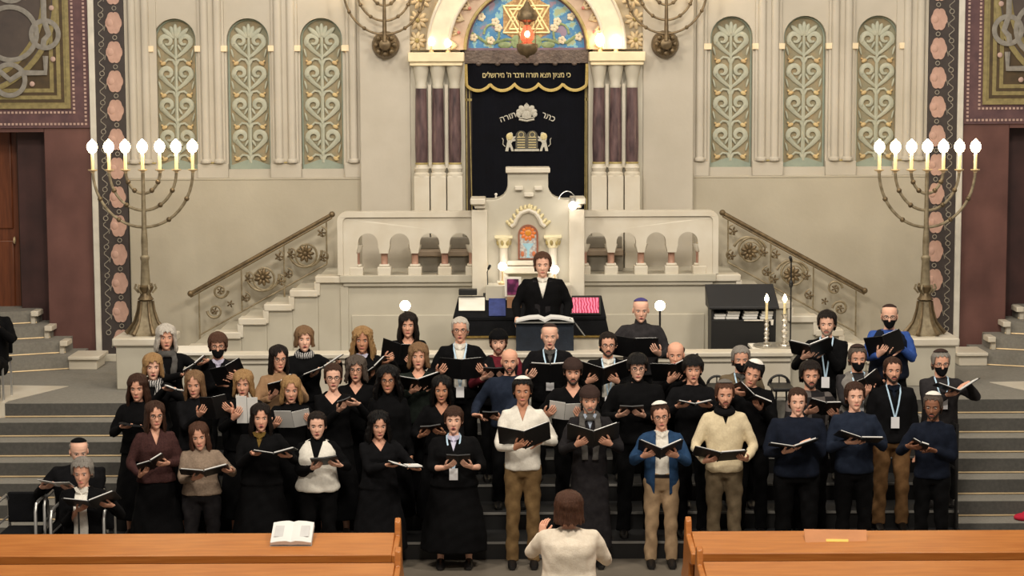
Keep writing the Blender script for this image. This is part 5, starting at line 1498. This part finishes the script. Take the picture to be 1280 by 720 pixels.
    # inner layer
    if shirt:
        sm = M(); torso(sm, .001, .90, 1.482)
        if turtle: sm.tube([V((0,.014,Z(1.44))), V((0,.016,Z(1.49))), V((0,.014,Z(1.49)+.03))], [.074,.064,.062], 14)
        garment(sm, 'turtleneck' if turtle else 'shirt', CL[shirt], .014, 2, .002)
        if not turtle and neck in ('v', 'vdeep', 'open', 'openwide'):
            cl = M()
            for s_ in (-1, 1):
                cl.prism([(s_*.006, Z(1.43)), (s_*.05, Z(1.452)), (s_*.066, Z(1.49)), (s_*.042, Z(1.497)), (s_*.026, Z(1.47))], -.102, -.086)
            cl.build('collar', CL[shirt], root, local=True)
    tm = M()
    zhem = hemz
    torso(tm, inf+(.008 if jacket else 0), zhem, 1.478, ease=.009)
    sleeve_up = sleeve
    for s_ in (-1, 1): arm(tm, s_, .012, sleeve_up)
    cuts = {'crew': None, 'v': vcut(.12, .055), 'vdeep': vcut(.22, .07), 'scoop': vcut(.09, .10), 'wide': vcut(.10, .14), 'open': opencut(.02, .075, Z(hemz)), 'openwide': opencut(.075, .06, Z(.86))}[neck]
    if long_coat:
        rings = []
        for t in range(9):
            z = 1.06-(1.06-.18)*t/8; q = (1.06-z)/.9
            rings.append(ringsup((0, .0, Z(z)), (.185+.06*q)*w, (.135+.05*q)*w, 40, .95, fold=.03*q, ph=r_.rand()*.1, nf=8))
        tm.loft(rings)
    nm = 'dress' if (fem and bot == 'none') else ('jacket' if neck == 'openwide' or jacket else ('coat' if long_coat else 'sweater'))
    if fem and bot == 'none':
        rings = []; ph0 = r_.rand()*6
        for t in range(10):
            z = 1.06-(1.06-.2)*t/9; q = (1.06-z)/.86
            rings.append(ringsup((0, .0, Z(z)), (.160+.085*min(1, q*1.4)+.025*q)*w, (.12+.075*min(1, q*1.4)+.02*q)*w, 44, .95, fold=.035*q, ph=ph0, nf=9))
        tm.loft(rings)
    garment(tm, nm, CL[top_c], .0145, 3, .005, cuts)
    if jacket == 'vest' or (jacket and jacket in CL):
        pass
    if turtle and not shirt:
        garment(M().tube([V((0,.014,Z(1.45))), V((0,.016,Z(1.50))), V((0,.012,Z(1.50)+.025))], [.078,.064,.061], 16), 'turtleneck', CL[top_c], .010, 2, .001)
    if jacket and jacket in CL:   # sleeveless vest or contrasting body
        vm = M(); torso(vm, .036, .90, 1.472, ease=.012)
        garment(vm, 'vest', CL[jacket], .0145, 3, .005, vcut(.2, .075))
    if scarf:
        sc_ = M()
        for q in range(2):
            sc_.tube([V(((.082-.008*q)*cos(a), .008+(.082-.008*q)*sin(a)-.012, Z(1.462)+.020*q+.012*sin(a))) for a in [i*2*pi/20 for i in range(20)]], .030-.005*q, 9, closed=True)
        if scarf[1]:
            for s_ in (-1, 1):
                sc_.tube([V((s_*.075, -.06, Z(1.455))), V((s_*.08, -.13, Z(1.39))), V((s_*.062, -.155, Z(1.28))), V((s_*.05, -.155, Z(scarf[1])))], [.03, .036, .038, .036], 8, flat=.4, ref=(0,1,0))
        garment(sc_, 'scarf', CL[scarf[0]], .010, 2, .003)
    if lany:
        ln = M()
        for s_ in (-1, 1):
            yb_ = -.172-.02*(w-1)
            ln.tube([V((s_*.05, .04, Z(1.49))), V((s_*.068, -.045, Z(1.478))), V((s_*.062, -.115, Z(1.42))), V((s_*.035, yb_+.012, Z(1.30))), V((s_*.005, yb_, Z(lany+.04)))], .009, 6, flat=.35, ref=(0,1,0))
        ln.build('lanyard', lanyard_m, root, local=True)
        M().box(-.042, .042, yb_-.012, yb_-.006, Z(lany)-.075, Z(lany)+.04).build('badge', badge_m, root, local=True)
    # --- hair and face
    sd = int(px)
    if hair:
        st_, hc = hair[0], hair[1]; hm = HAIR[hc]
        if st_ in ('short', 'fringe'): hb(hshell(hairfn(st_, 0), hair[2] if len(hair) > 2 else .014, seed=sd, rough_=.0018), 'hair', hm)
        elif st_ in ('long', 'longf', 'part'):
            hb(hshell(hairfn(st_, L), (hair[2] if len(hair) > 2 else .018)*.88, seed=sd, rough_=.0030, wid=hair[3] if len(hair) > 3 else .018, nt=30, th=.02, curl=hair[4] if len(hair) > 4 else 0, bottom_in=.12), 'hair', hm)
        elif st_ == 'sides':
            hb(hshell(lambda a: (.150-.1*sstep(abs(a), 1.75, 2.2)) if abs(a) > 1.2 else .158, .009, ztop=.172, seed=sd, rough_=.001, bury=True), 'hair', hm)
        elif st_ == 'bun':
            mb_ = hshell(hairfn('short', 0), .012, seed=sd, rough_=.001); mb_.ell((0, .12, .17), (.05, .045, .045)); hb(mb_, 'hair', hm)
    if beanie: hb(hshell(lambda a: .158-.035*sstep(abs(a), 1.0, 2.2), .019, seed=sd, rough_=.0006), 'beanie', CL[beanie])
    if kippa:
        m_ = M(); tl_ = radians(-13 if not back else -40); Rk = Matrix.Rotation(tl_, 3, 'X')
        kz = .236+(.018 if hair and hair[0] not in ('none', 'sides') else .003)
        R_ = .098; prof = []
        for i in range(9):
            a = .86*(1-i/8); prof.append((R_*sin(a)*.98+.001, R_*cos(a)))
        for i in range(9):
            a = .86*i/8; prof.append(((R_-.006)*sin(a)+.001, (R_-.006)*cos(a)))
        m_.lathe(prof, (0, 0, 0), 24)
        cpos = V((0, .008, kz-R_+.002))
        m_.v = [tuple(cpos+Rk @ V(v)) for v in m_.v]
        hb(m_, 'skullcap', CL[kippa])
    if not back:
        for s_ in (-1, 1):
            hb(M().ell((s_*.031, -.0725, .118), (.0135, .008, .0062), None, 12, 8), 'eye', eyew)
            hb(M().ell((s_*.031, -.0785, .1165), (.0062, .004, .0058), None, 10, 7), 'iris', eyed)
            hb(M().tube([(s_*.014, -.0865, .134), (s_*.031, -.088, .139), (s_*.049, -.076, .134)], [.0026, .0034, .002], 6), 'eyebrow', HAIR[hair[1]] if hair and hair[1] not in ('white', 'blond') else HAIR['greybrown'])
        if not mask:
            op = mouth
            hb(M().ell((0, -.0915, .050), (.0225, .007, .005+.010*op), None, 14, 8), 'lips', lipm)
            if op > .2: hb(M().ell((0, -.096, .050), (.014, .004, .0015+.0085*op), None, 12, 7), 'open_mouth', mouthm)
        if beard and not mask:
            full = beard[1]
            hb(facepatch(lambda t: -.004+.02*abs(t), lambda t: (.030 if abs(t) < .35 else .03+.06*min(1, (abs(t)-.35)/.9)), 1.45, .008 if full else .003), 'beard', STUB[beard[0]])
            hb(M().tube([(-.028, -.088, .050), (-.015, -.096, .0635), (0, -.099, .0655), (.015, -.096, .0635), (.028, -.088, .050)], [.003, .005, .0055, .005, .003], 6), 'moustache', STUB[beard[0]])
        if mask:
            m_ = facepatch(lambda t: -.002+.012*abs(t), lambda t: .095-.012*abs(t), 1.12, .017)
            for s_ in (-1, 1): m_.tube([hpt(s_*1.05, .07, .005), hpt(s_*1.4, .10, .005), V((s_*.082, .02, .115))], .002, 5)
            hb(m_, 'face_mask', CL['black2'])
        if glasses:
            g_ = M()
            for s_ in (-1, 1):
                g_.tube([(s_*.033+.0225*cos(a), -.096+.006*abs(cos(a)), .117+.018*sin(a)) for a in [i*2*pi/18 for i in range(18)]], .0022, 6, closed=True)
                g_.tube([(s_*.055, -.09, .12), (s_*.075, -.04, .122), (s_*.080, .015, .12)], .002, 6)
            g_.tube([(-.011, -.098, .12), (.011, -.098, .12)], .002, 6)
            hb(g_, 'glasses', glass_m)
    if jacket == 'suit':
        for s_ in (-1, 1):
            M().loft([[V((s_*(.03+dx), y_-.0, Z(z))) for dx, y_ in ((0, -.166), (.055+(.0 if z < 1.2 else .01), -.156), (.055, -.150), (0, -.156))] for z in (1.02, 1.2, 1.3)] + [[V((s_*x_, y_, Z(1.45))) for x_, y_ in ((.075, -.10), (.115, -.08), (.115, -.07), (.075, -.09))]]).build('lapel', CL['coat'], root, local=True)
    # --- held folder
    if folder:
        c, u, vv, nn, hw, fh, op, kind = folder
        W = lambda p: root_m @ p
        who = lab.split(',')[0]; who = ' '.join(who.split()[:9]); who = who[:-5] if who.endswith(' with') else who; who = who[:-4] if who.endswith(' and') else who
        if kind == 'paper':
            fr = thing('sheet_music', W(c), 'white sheets of music held by the '+who, 'sheet music', 'sheets held by singers')
        elif kind == 'tablet':
            fr = thing('music_tablet', W(c), 'dark flat booklet held by the '+who, 'booklet', 'booklets held by singers')
        else:
            fr = thing('music_folder', W(c), ('open pale-paged' if kind == 'lined' else 'open black')+' folder held by the '+who, 'folder', 'music folders held by singers')
        cv = M()
        for s_ in (-1, 1):
            ru = (u*cos(op)*s_+nn*sin(op)).normalized(); nl = ru.cross(vv); 
            if nl.dot(nn) < 0: nl = -nl
            def slab(m_, u0, u1, v0, v1, n0, n1, bow=0):
                pts = [[(a, b) for a, b in ((u0, v0), (u1, v0), (u1, v1), (u0, v1))]]
                lo = [W(c+ru*a+vv*b+nl*n0) for a, b in pts[0]]; hi = [W(c+ru*a+vv*b+nl*n1) for a, b in pts[0]]
                m_.hexa(lo+hi)
            if kind == 'paper':
                m_ = M(); slab(m_, 0.002, hw, -fh/2, fh/2+(.015 if s_ < 0 else 0), 0, .004); m_.build('sheet', paper, fr)
            elif kind == 'tablet':
                m_ = M(); slab(m_, 0, hw, -fh/2, fh/2, 0, .012); m_.build('cover', cover_m, fr)
            else:
                m_ = M(); slab(m_, 0.004, hw, -fh/2, fh/2, -.003, .004); m_.build('cover', cover_m, fr)
                m_ = M(); slab(m_, 0.008, hw*.92, -fh*.46, fh*(.475 if kind != 'wide' else .53), .005, .016 if s_ > 0 else .011); m_.build('pages', paper, fr)
        if kind not in ('paper', 'tablet'):
            M().tube([W(c-vv*fh/2-nn*.002), W(c+vv*fh/2-nn*.002)], .008, 8).build('spine', cover_m, fr)
    return root
R0, R1, R2, R3, R4 = (19.45, 0), (20.02, .18), (20.57, .36), (21.12, .54), (21.67, .72)
def pr(px, top, row, lab, **kw): return person(px, top, row[0], row[1], lab, **kw)
T_ = 'tablet'
# front row, women
pr(193, 500, R0, 'woman in a maroon sweater, long brown hair and glasses, front row', sex='f', skin='b', hair=('long', 'brown', .016, .014), top_c='maroon', bot='skirt', neck='v', glasses=True, yaw=14, hy=6, L=-.17, fold=(190, 581, 36, 30, 22, 8, .26, 'black', .33), mouth=.2)
pr(250, 525, R0, 'woman in an oat coloured sweater, long auburn hair, head bowed, front row', sex='f', skin='b', hair=('long', 'auburn', .014, .010), top_c='oat', bot_c='coat', turtle=True, hp=22, hr=-6, yaw=6, L=-.20, fold=(256, 592, 62, 24, 4, 10, .24), hands='xim', mouth=.1)
pr(325, 503, R0, 'woman in a loose black dress with a mustard scarf at the neck, front row', sex='f', skin='b', hair=('long', 'dark', .018, .022), top_c='black', bot='none', neck='v', shirt='mustard', w=1.1, hy=10, L=-.13, fold=(344, 568, 54, 14, 3, 12, .26), hands='mix', mouth=.9)
pr(396, 513, R0, 'woman in a white vest over a black turtleneck, hair tied back, front row', sex='f', skin='a', hair=('bun', 'dark'), top_c='black', jacket='white', turtle=True, hy=4, fold=(406, 577, 34, 30, 6, 3, .2, T_, .3), mouth=.5)
pr(473, 512, R0, 'woman in a black scoop necked dress with long black curls, front row', sex='f', skin='b', hair=('long', 'black', .022, .03, .006), top_c='black2', bot='none', neck='scoop', hp=18, yaw=12, L=-.16, fold=(506, 583, 42, 6, -10, 8, .28, 'lined', .34), mouth=.3)
pr(567, 507, R0, 'woman in a wide black dress with a lilac collar and name badge, front row', sex='f', skin='a', hair=('fringe', 'brown'), top_c='black', bot='none', neck='v', shirt='lilac', w=1.22, hp=2, lany=1.10, sleeve=.35, fold=(573, 576, 30, 40, 0, 4, .2, T_, .32), mouth=.9)
# front row, men
pr(653, 470, R0, 'man in a white v-neck sweater and khaki trousers with a white skullcap, front row', skin='c', hair=('short', 'black', .018), top_c='white', bot_c='khaki', neck='v', kippa='kippa_white', fold=(656, 550, 66, 48, 5, 20, .27), hands='L', mouth=.2, w=.94, hp=8)
pr(737, 480, R0, 'bearded man in a long charcoal coat and grey scarf, front row', skin='b', hair=('short', 'greybrown'), top_c='coat', neck='v', shirt='paleblue', scarf=('grey', 1.06), beanie='kippa_brown', beard=('grey', True), long_coat=True, hp=18, fold=(742, 549, 66, 46, 1, 22, .26), mouth=.2, w=.92)
pr(827, 501, R0, 'man in a blue jacket, white shirt and beige trousers, front row', skin='b', hair=('short', 'brown', .008), top_c='blue', bot_c='beige', neck='openwide', shirt='white', glasses=True, kippa='kippa_white', hr=-6, fold=(826, 567, 56, 34, 0, 25, .24), mouth=.3, hem=.80, w=.90)
pr(906, 474, R0, 'man in a cream v-neck sweater and black neck warmer, front row', skin='b', hair=('short', 'auburn'), top_c='cream', bot_c='olive', neck='v', shirt='black', turtle=True, scarf=('black2', 0), kippa='kippa_grey', beard=('red', False), fold=(899, 571, 66, 30, -5, 10, .25), hands='xim', mouth=.1, w=.96, hp=12)
pr(997, 483, R0, 'man in a dark navy shirt with receding brown hair, front row', skin='a', hair=('short', 'brown', .010), top_c='navy', neck='crew', fold=(992, 560, 62, 16, 6, 14, .28), hands='L', yaw=-4, mouth=.1, w=1.22)
pr(1069, 477, R0, 'young man in a slate blue sweater with brown hair, front row', skin='a', hair=('short', 'brown', .018), top_c='navy2', fold=(1073, 550, 58, 20, -10, 9, .27), hands='L', mouth=.1, w=1.0, hp=4)
pr(1167, 489, R0, 'man in a navy sweater with a white skullcap at the right end, front row', skin='d', hair=('short', 'greybrown', .010), top_c='navy', kippa='kippa_white', hp=14, yaw=-14, hy=-6, beard=('dark', False), fold=(1149, 557, 22, 30, -22, 6, .2, 'black', .3), hands='L', mouth=.1, w=.92)
# second row
pr(172, 466, R1, 'woman in black with long brown hair at the left end, second row', sex='f', skin='b', hair=('long', 'brown', .02, .024), top_c='black', bot='skirt', neck='crew', L=-.13, hp=16, fold=(170, 533, 40, 8, -6, 5, .2, T_, .33), mouth=.2)
pr(243, 461, R1, 'woman in black with long fair hair, second row', sex='f', skin='b', hair=('long', 'dblond', .016, .016), top_c='black2', bot='skirt', L=-.10, hp=20, w=1.0, fold=(268, 510, 34, 62, 6, 12, .27), hands='edges', mouth=.2)
pr(304, 461, R1, 'woman with a blond bob behind a white music sheet, second row', sex='f', skin='b', hair=('longf', 'blond', .02, .014), top_c='black', bot='skirt', L=.0, hp=14, fold=(309, 513, 27, 80, 0, 2, .27, 'paper', .34), hands='edges', mouth=.3)
pr(363, 468, R1, 'woman with wavy blond hair holding grey sheets, second row', sex='f', skin='b', hair=('long', 'blond', .018, .02), top_c='black', bot='skirt', L=-.02, hp=18, hy=8, fold=(366, 525, 44, 60, 6, 10, .2, 'paper', .34), hands='edges', mouth=.3)
pr(416, 453, R1, 'woman with glasses and a bare neckline in a low black top, second row', sex='f', skin='a', hair=('bun', 'brown'), top_c='black', bot='none', neck='wide', glasses=True, hp=8, hy=6, fold=(432, 503, 18, 30, 20, 4, .14, T_, .34), mouth=.3)
pr(485, 457, R1, 'woman with glasses and big black curly hair, second row', sex='f', skin='c', hair=('long', 'black', .034, .04, .008), top_c='black', bot='skirt', L=-.09, glasses=True, turtle=True, hp=6, mouth=.2)
pr(552, 468, R1, 'woman with long black hair and round neckline looking down, second row', sex='f', skin='c', hair=('long', 'black', .02, .022), top_c='black', bot='skirt', neck='scoop', L=-.10, hp=16, fold=(539, 537, 26, 30, 6, 4, .18, T_, .32), mouth=.1)
pr(716, 446, R1, 'bearded man in a brown cap holding white sheets, second row', skin='b', hair=('short', 'dark'), beanie='kippa_brown', top_c='black', neck='scoop', beard=('dark', True), hp=14, fold=(706, 515, 40, 62, -4, 8, .2, 'paper', .34), hands='edges', mouth=.1)
pr(797, 441, R1, 'person in black with glasses and a black fringe, second row', skin='a', hair=('fringe', 'black', .024), top_c='black', turtle=True, glasses=True, hp=14, w=1.2, fold=(789, 513, 30, 30, 0, 4, .2, T_, .32), mouth=.2)
pr(866, 444, R1, 'young man with a thick black fringe, second row', skin='b', hair=('fringe', 'black', .026), top_c='black2', hp=8, fold=(868, 506, 44, 12, 0, 12, .24), mouth=.5, bot='trousers')
pr(939, 447, R1, 'man in black with a large white skullcap leaning his head, second row', skin='b', hair=('short', 'black', .018), kippa='kippa_white', top_c='black', hp=22, hr=16, hy=-14, fold=(938, 497, 50, 22, -34, 12, .26, 'lined', .36), mouth=.1)
pr(1013, 451, R1, 'bearded man in a plaid shirt with dark swept hair, second row', skin='b', hair=('short', 'dark', .028), top_c='plaid', beard=('dark', True), hp=10, fold=(1030, 511, 40, 40, -8, 10, .24), mouth=.1)
person(1116, 445, 20.24, .18, 'man in black and tan trousers with a name badge on a blue lanyard, second row', skin='b', hair=('short', 'brown', .010), top_c='black2', bot_c='tan', neck='v', shirt='navy', lany=1.14, beard=('dark', True), hp=6, mouth=.2, w=1.04)
# third row
pr(190, 441, R2, 'older woman with a strawberry blond bob and pale scarf, third row', sex='f', skin='a', hair=('longf', 'blond', .022, .016), top_c='black', bot='skirt', scarf=('stripe', 1.25), L=.02, hp=8, hy=12, fold=(222, 488, 34, 10, -16, 6, .26, 'lined', .34), mouth=.6)
pr(348, 430, R2, 'woman with glasses and a camel coloured top, third row', sex='f', skin='b', hair=('part', 'dark', .016, .012), top_c='camel', bot='skirt', L=-.16, glasses=True, yaw=18, hp=12, fold=(352, 484, 34, 40, 20, 10, .26), mouth=.2)
pr(445, 444, R2, 'older woman with glasses and curly grey hair, third row', sex='f', skin='b', hair=('longf', 'greybrown', .026, .018, .006), top_c='black', bot='skirt', neck='scoop', L=.0, glasses=True, hp=6, mouth=.4)
pr(523, 428, R2, 'woman with a dark blond bob in a dark top, third row', sex='f', skin='b', hair=('longf', 'dblond', .024, .016), top_c='dgreen', bot='skirt', neck='scoop', L=.01, w=1.12, hp=4, fold=(524, 482, 56, 38, 5, 16, .26), hands='L', mouth=.3)
pr(637, 436, R2, 'bald man in a slate blue shirt, third row', skin='b', hair=('none', 'dark'), top_c='navy2', beard=('dark', False), hp=6, w=1.06, fold=(613, 520, 20, 30, 0, 4, .2, T_, .34), hands='R', mouth=.1)
pr(845, 427, R2, 'balding man in black behind a raised folder, third row', skin='b', hair=('sides', 'brown'), top_c='black', hp=14, hy=-6, fold=(846, 466, 62, 50, 12, 18, .27), hands='L', mouth=.3)
pr(926, 431, R2, 'grey haired masked man in an olive grey jacket, third row', skin='b', hair=('short', 'grey', .014), top_c='olive', neck='v', shirt='grey', lany=1.1, mask=True, hp=12)
pr(1072, 430, R2, 'masked man in a pale grey vest, third row', skin='b', hair=('short', 'greybrown', .012), kippa='kippa_brown', top_c='charcoal', jacket='lgrey', mask=True, hp=12, lany=1.15, fold=(1085, 482, 40, 55, 30, 12, .24), hands='L')
pr(1176, 436, R2, 'masked man in a dark grey jacket and skullcap at the right end, third row', skin='b', hair=('short', 'grey', .012), kippa='kippa_brown', top_c='charcoal', mask=True, hp=12, lany=1.22, glasses=True, fold=(1197, 490, 54, 14, 6, 26, .28, 'lined', .36), hands='L')
# fourth row
pr(207, 405, R3, 'older woman with a white bob and grey scarf, back left', sex='f', skin='b', hair=('longf', 'white', .026, .02), top_c='black', bot='skirt', scarf=('grey', 1.15), L=-.02, yaw=14, hp=4, fold=(244, 456, 34, 14, 34, 5, .28, 'lined', .34), hands='mix', mouth=.4)
pr(272, 415, R3, 'masked person with auburn hair and a lilac collar, back left', skin='b', hair=('fringe', 'auburn', .022), top_c='black2', neck='v', shirt='lilac', mask=True, glasses=True, yaw=8, hp=8, w=.92, fold=(286, 468, 40, 55, 20, 14, .26), hands='R')
pr(380, 407, R3, 'woman with a short fair bob and striped scarf, back left', sex='f', skin='a', hair=('longf', 'dblond', .022, .01), top_c='black', bot='skirt', L=.05, turtle=True, scarf=('stripe', 0), yaw=10, hp=4, fold=(405, 459, 58, 10, 26, 6, .3, 'lined', .38), mouth=.6)
pr(453, 408, R3, 'woman with long wavy blond hair, back row', sex='f', skin='c', hair=('part', 'blond', .026, .034, .008), top_c='black', bot='skirt', neck='v', shirt='lilac', L=-.16, hp=8, fold=(471, 459, 38, 12, 40, 5, .28, 'lined', .36), mouth=.1)
pr(575, 395, R3, 'white haired man with glasses, black jacket and white shirt, back row', skin='b', hair=('short', 'white', .010), top_c='black', neck='openwide', shirt='white', glasses=True, lany=1.0, hp=6, fold=(577, 462, 54, 62, 0, 10, .26), hands='edges', mouth=.5)
pr(623, 410, R3, 'bearded man in a black beanie and wine red jacket, back row', skin='a', hair=('short', 'brown'), beanie='black', top_c='red', jacket='black2', beard=('red', True), hp=10, w=1.1, fold=(619, 466, 30, 35, 0, 4, .2, T_, .34), mouth=.1)
pr(687, 404, R3, 'bald older man with a lanyard before the lectern, back row', skin='a', hair=('sides', 'grey'), kippa='kippa_brown', top_c='black2', neck='v', shirt='grey', lany=1.12, hp=14, w=1.05, fold=(688, 467, 52, 60, 0, 6, .24, 'wide', .36), hands='edges', mouth=.5)
pr(760, 414, R3, 'man with glasses and trimmed beard in a black jacket, back row', skin='b', hair=('short', 'dark', .012), top_c='black', neck='openwide', shirt='white', glasses=True, beard=('dark', True), lany=1.0, hp=6, fold=(754, 471, 70, 48, 0, 24, .27), mouth=.1)
pr(1034, 387, R3, 'bearded man in a black sweater with a pale lanyard, back right', skin='a', hair=('short', 'dark', .020), top_c='black', beard=('grey', True), lany=1.05, hp=14, yaw=-12, fold=(1014, 440, 52, 34, 6, 20, .3, 'wide', .36), hands='L', mouth=.1)
# rear row
pr(510, 390, R4, 'woman with long dark brown hair and a fringe below the globe lamp', sex='f', skin='b', hair=('longf', 'dark', .022, .02), top_c='black', bot='skirt', neck='scoop', L=-.13, hp=4, fold=(500, 443, 48, 62, -10, 16, .27), mouth=.2)
pr(801, 372, R4, 'bald man in a dark fleece and purple skullcap, rear row', skin='a', hair=('none', 'grey'), kippa='kippa_purple', top_c='charcoal', turtle=True, hp=16, w=1.06, fold=(792, 435, 60, 60, -4, 8, .26), hands='edges', mouth=.4)
pr(1112, 380, R4, 'masked man in a bright blue shirt and navy vest, rear row', skin='a', hair=('sides', 'grey'), kippa='kippa_brown', top_c='bright', jacket='navy', mask=True, glasses=True, hp=10, yaw=-10, w=1.04, fold=(1106, 432, 46, 58, 16, 12, .28), hands='L')
# speaker at the lectern
person(678, 314, 23.35, ZL, 'man in a black suit and white shirt standing at the lectern', skin='a', hair=('short', 'auburn', .016), top_c='black', neck='vdeep', shirt='white', jacket='suit', hp=10, mouth=.1, w=1.14, hs=1.16, group=None,
       custom={-1: (-.30, -.22, .98, (.1, -.9, -.3), (.2, 0, -1)), 1: (.27, -.20, .98, (-.1, -.9, -.3), (-.2, 0, -1))})
# conductor, seen from behind
person(711, 614, 15.3, 0, 'conductor in a cream knitted top seen from behind, arms raised', sex='f', skin='b', hair=('longf', 'auburn', .034, .008), L=.03, top_c='wool', bot_c='coat', hp=2, yaw=180, w=1.28, back=True, group=None, hs=1.06,
       custom={1: (.21, -.34, 1.33, (-.2, -.3, 1), (-.5, -.8, -.3)), -1: (-.24, -.34, 1.16, (.2, -.5, 1), (.5, -.8, -.3))})
# seated at the left
person(103, 570, 18.62, 0, 'grey haired seated person in a black jacket with a white shirt and music folder', sex='f', skin='b', hair=('short', 'grey', .020), top_c='black', neck='openwide', shirt='white', hp=20, sit=True, w=1.15, group='seated at the left', fold=(115, 631, 68, 26, 8, 14, .28, 'black', .34), mouth=.2)
person(97, 546, 19.32, 0, 'seated man with a black skullcap, head bowed, behind the grey haired person', skin='a', hair=('sides', 'grey'), kippa='black', top_c='black2', hp=26, hy=18, sit=True, w=1.25, group='seated at the left', mouth=.1, fold=(70, 606, 40, 20, -5, 6, .28, 'paper', .34))
person(-14, 362, 22.95, ZL, 'person in black partly cut off by the left edge of the frame', skin='b', hair=('short', 'dark'), top_c='black', sit=True, w=1.1, hp=10, group=None, mouth=.1,
       custom={1: (.16, -.25, 1.35, (-.3, -.2, 1), (-1, 0, 0))})
r = thing('steel_chair', (P(-14, 440, 22.95).x, 22.95, ZL), 'dark chair under the person cut off by the left edge', 'chair', 'steel tube chairs at left')
x = P(-14, 440, 22.95).x
M().box(x-.22, x+.22, 22.75, 23.15, ZL+.42, ZL+.46).build('seat', blackcloth, r, bevel=.01)
M().box(x-.22, x+.22, 23.15, 23.19, ZL+.5, ZL+.85).build('backrest', blackcloth, r, bevel=.01)
for dx in (-.2, .2):
    for dy in (-.18, .2): M().tube([(x+dx, 22.95+dy, ZL), (x+dx, 22.95+dy, ZL+.42)], .014, 8).build('leg', chrome, r)
# conductor's music stand
ms = thing('music_stand', (P(712, 700, 14.75).x, 15.85, 0), 'black music stand with white sheets in front of the conductor', 'music stand')
x = P(714, 700, 15.85).x
M().tube([(x, 15.85, .05), (x, 15.85, 1.0)], .014, 8).build('pole', blackm, ms); M().lathe([(.22, 0), (.22, .012), (.02, .05)], (x, 15.85, 0), 20).build('base', blackm, ms)
M().hexa([V((x-.26, 15.72, .98)), V((x+.26, 15.72, .98)), V((x+.26, 15.92, 1.06)), V((x-.26, 15.92, 1.06)), V((x-.26, 15.71, .99)), V((x+.26, 15.71, .99)), V((x+.26, 15.91, 1.07)), V((x-.26, 15.91, 1.07))]).build('desk', blackm, ms)
tag(M().hexa([V((x-.24, 15.72, 1.00)), V((x+.25, 15.72, 1.00)), V((x+.25, 15.90, 1.072)), V((x-.24, 15.90, 1.072)), V((x-.24, 15.72, 1.004)), V((x+.25, 15.72, 1.004)), V((x+.25, 15.90, 1.076)), V((x-.24, 15.90, 1.076))]).build('score', paper), 'open white score on the stand of the conductor', 'score')
# red bundle at the right edge
p = P(1277, 647, 20.7)
bm_ = M(); bm_.ell((p.x+.05, 20.72, p.z+.0), (.13, .1, .045)); bm_.ell((p.x+.09, 20.74, p.z+.03), (.08, .07, .035))
tag(bm_.build('red_bundle', cloth('scarlet', (190, 44, 66))), 'small red cloth bundle on the right steps at the frame edge', 'bundle')
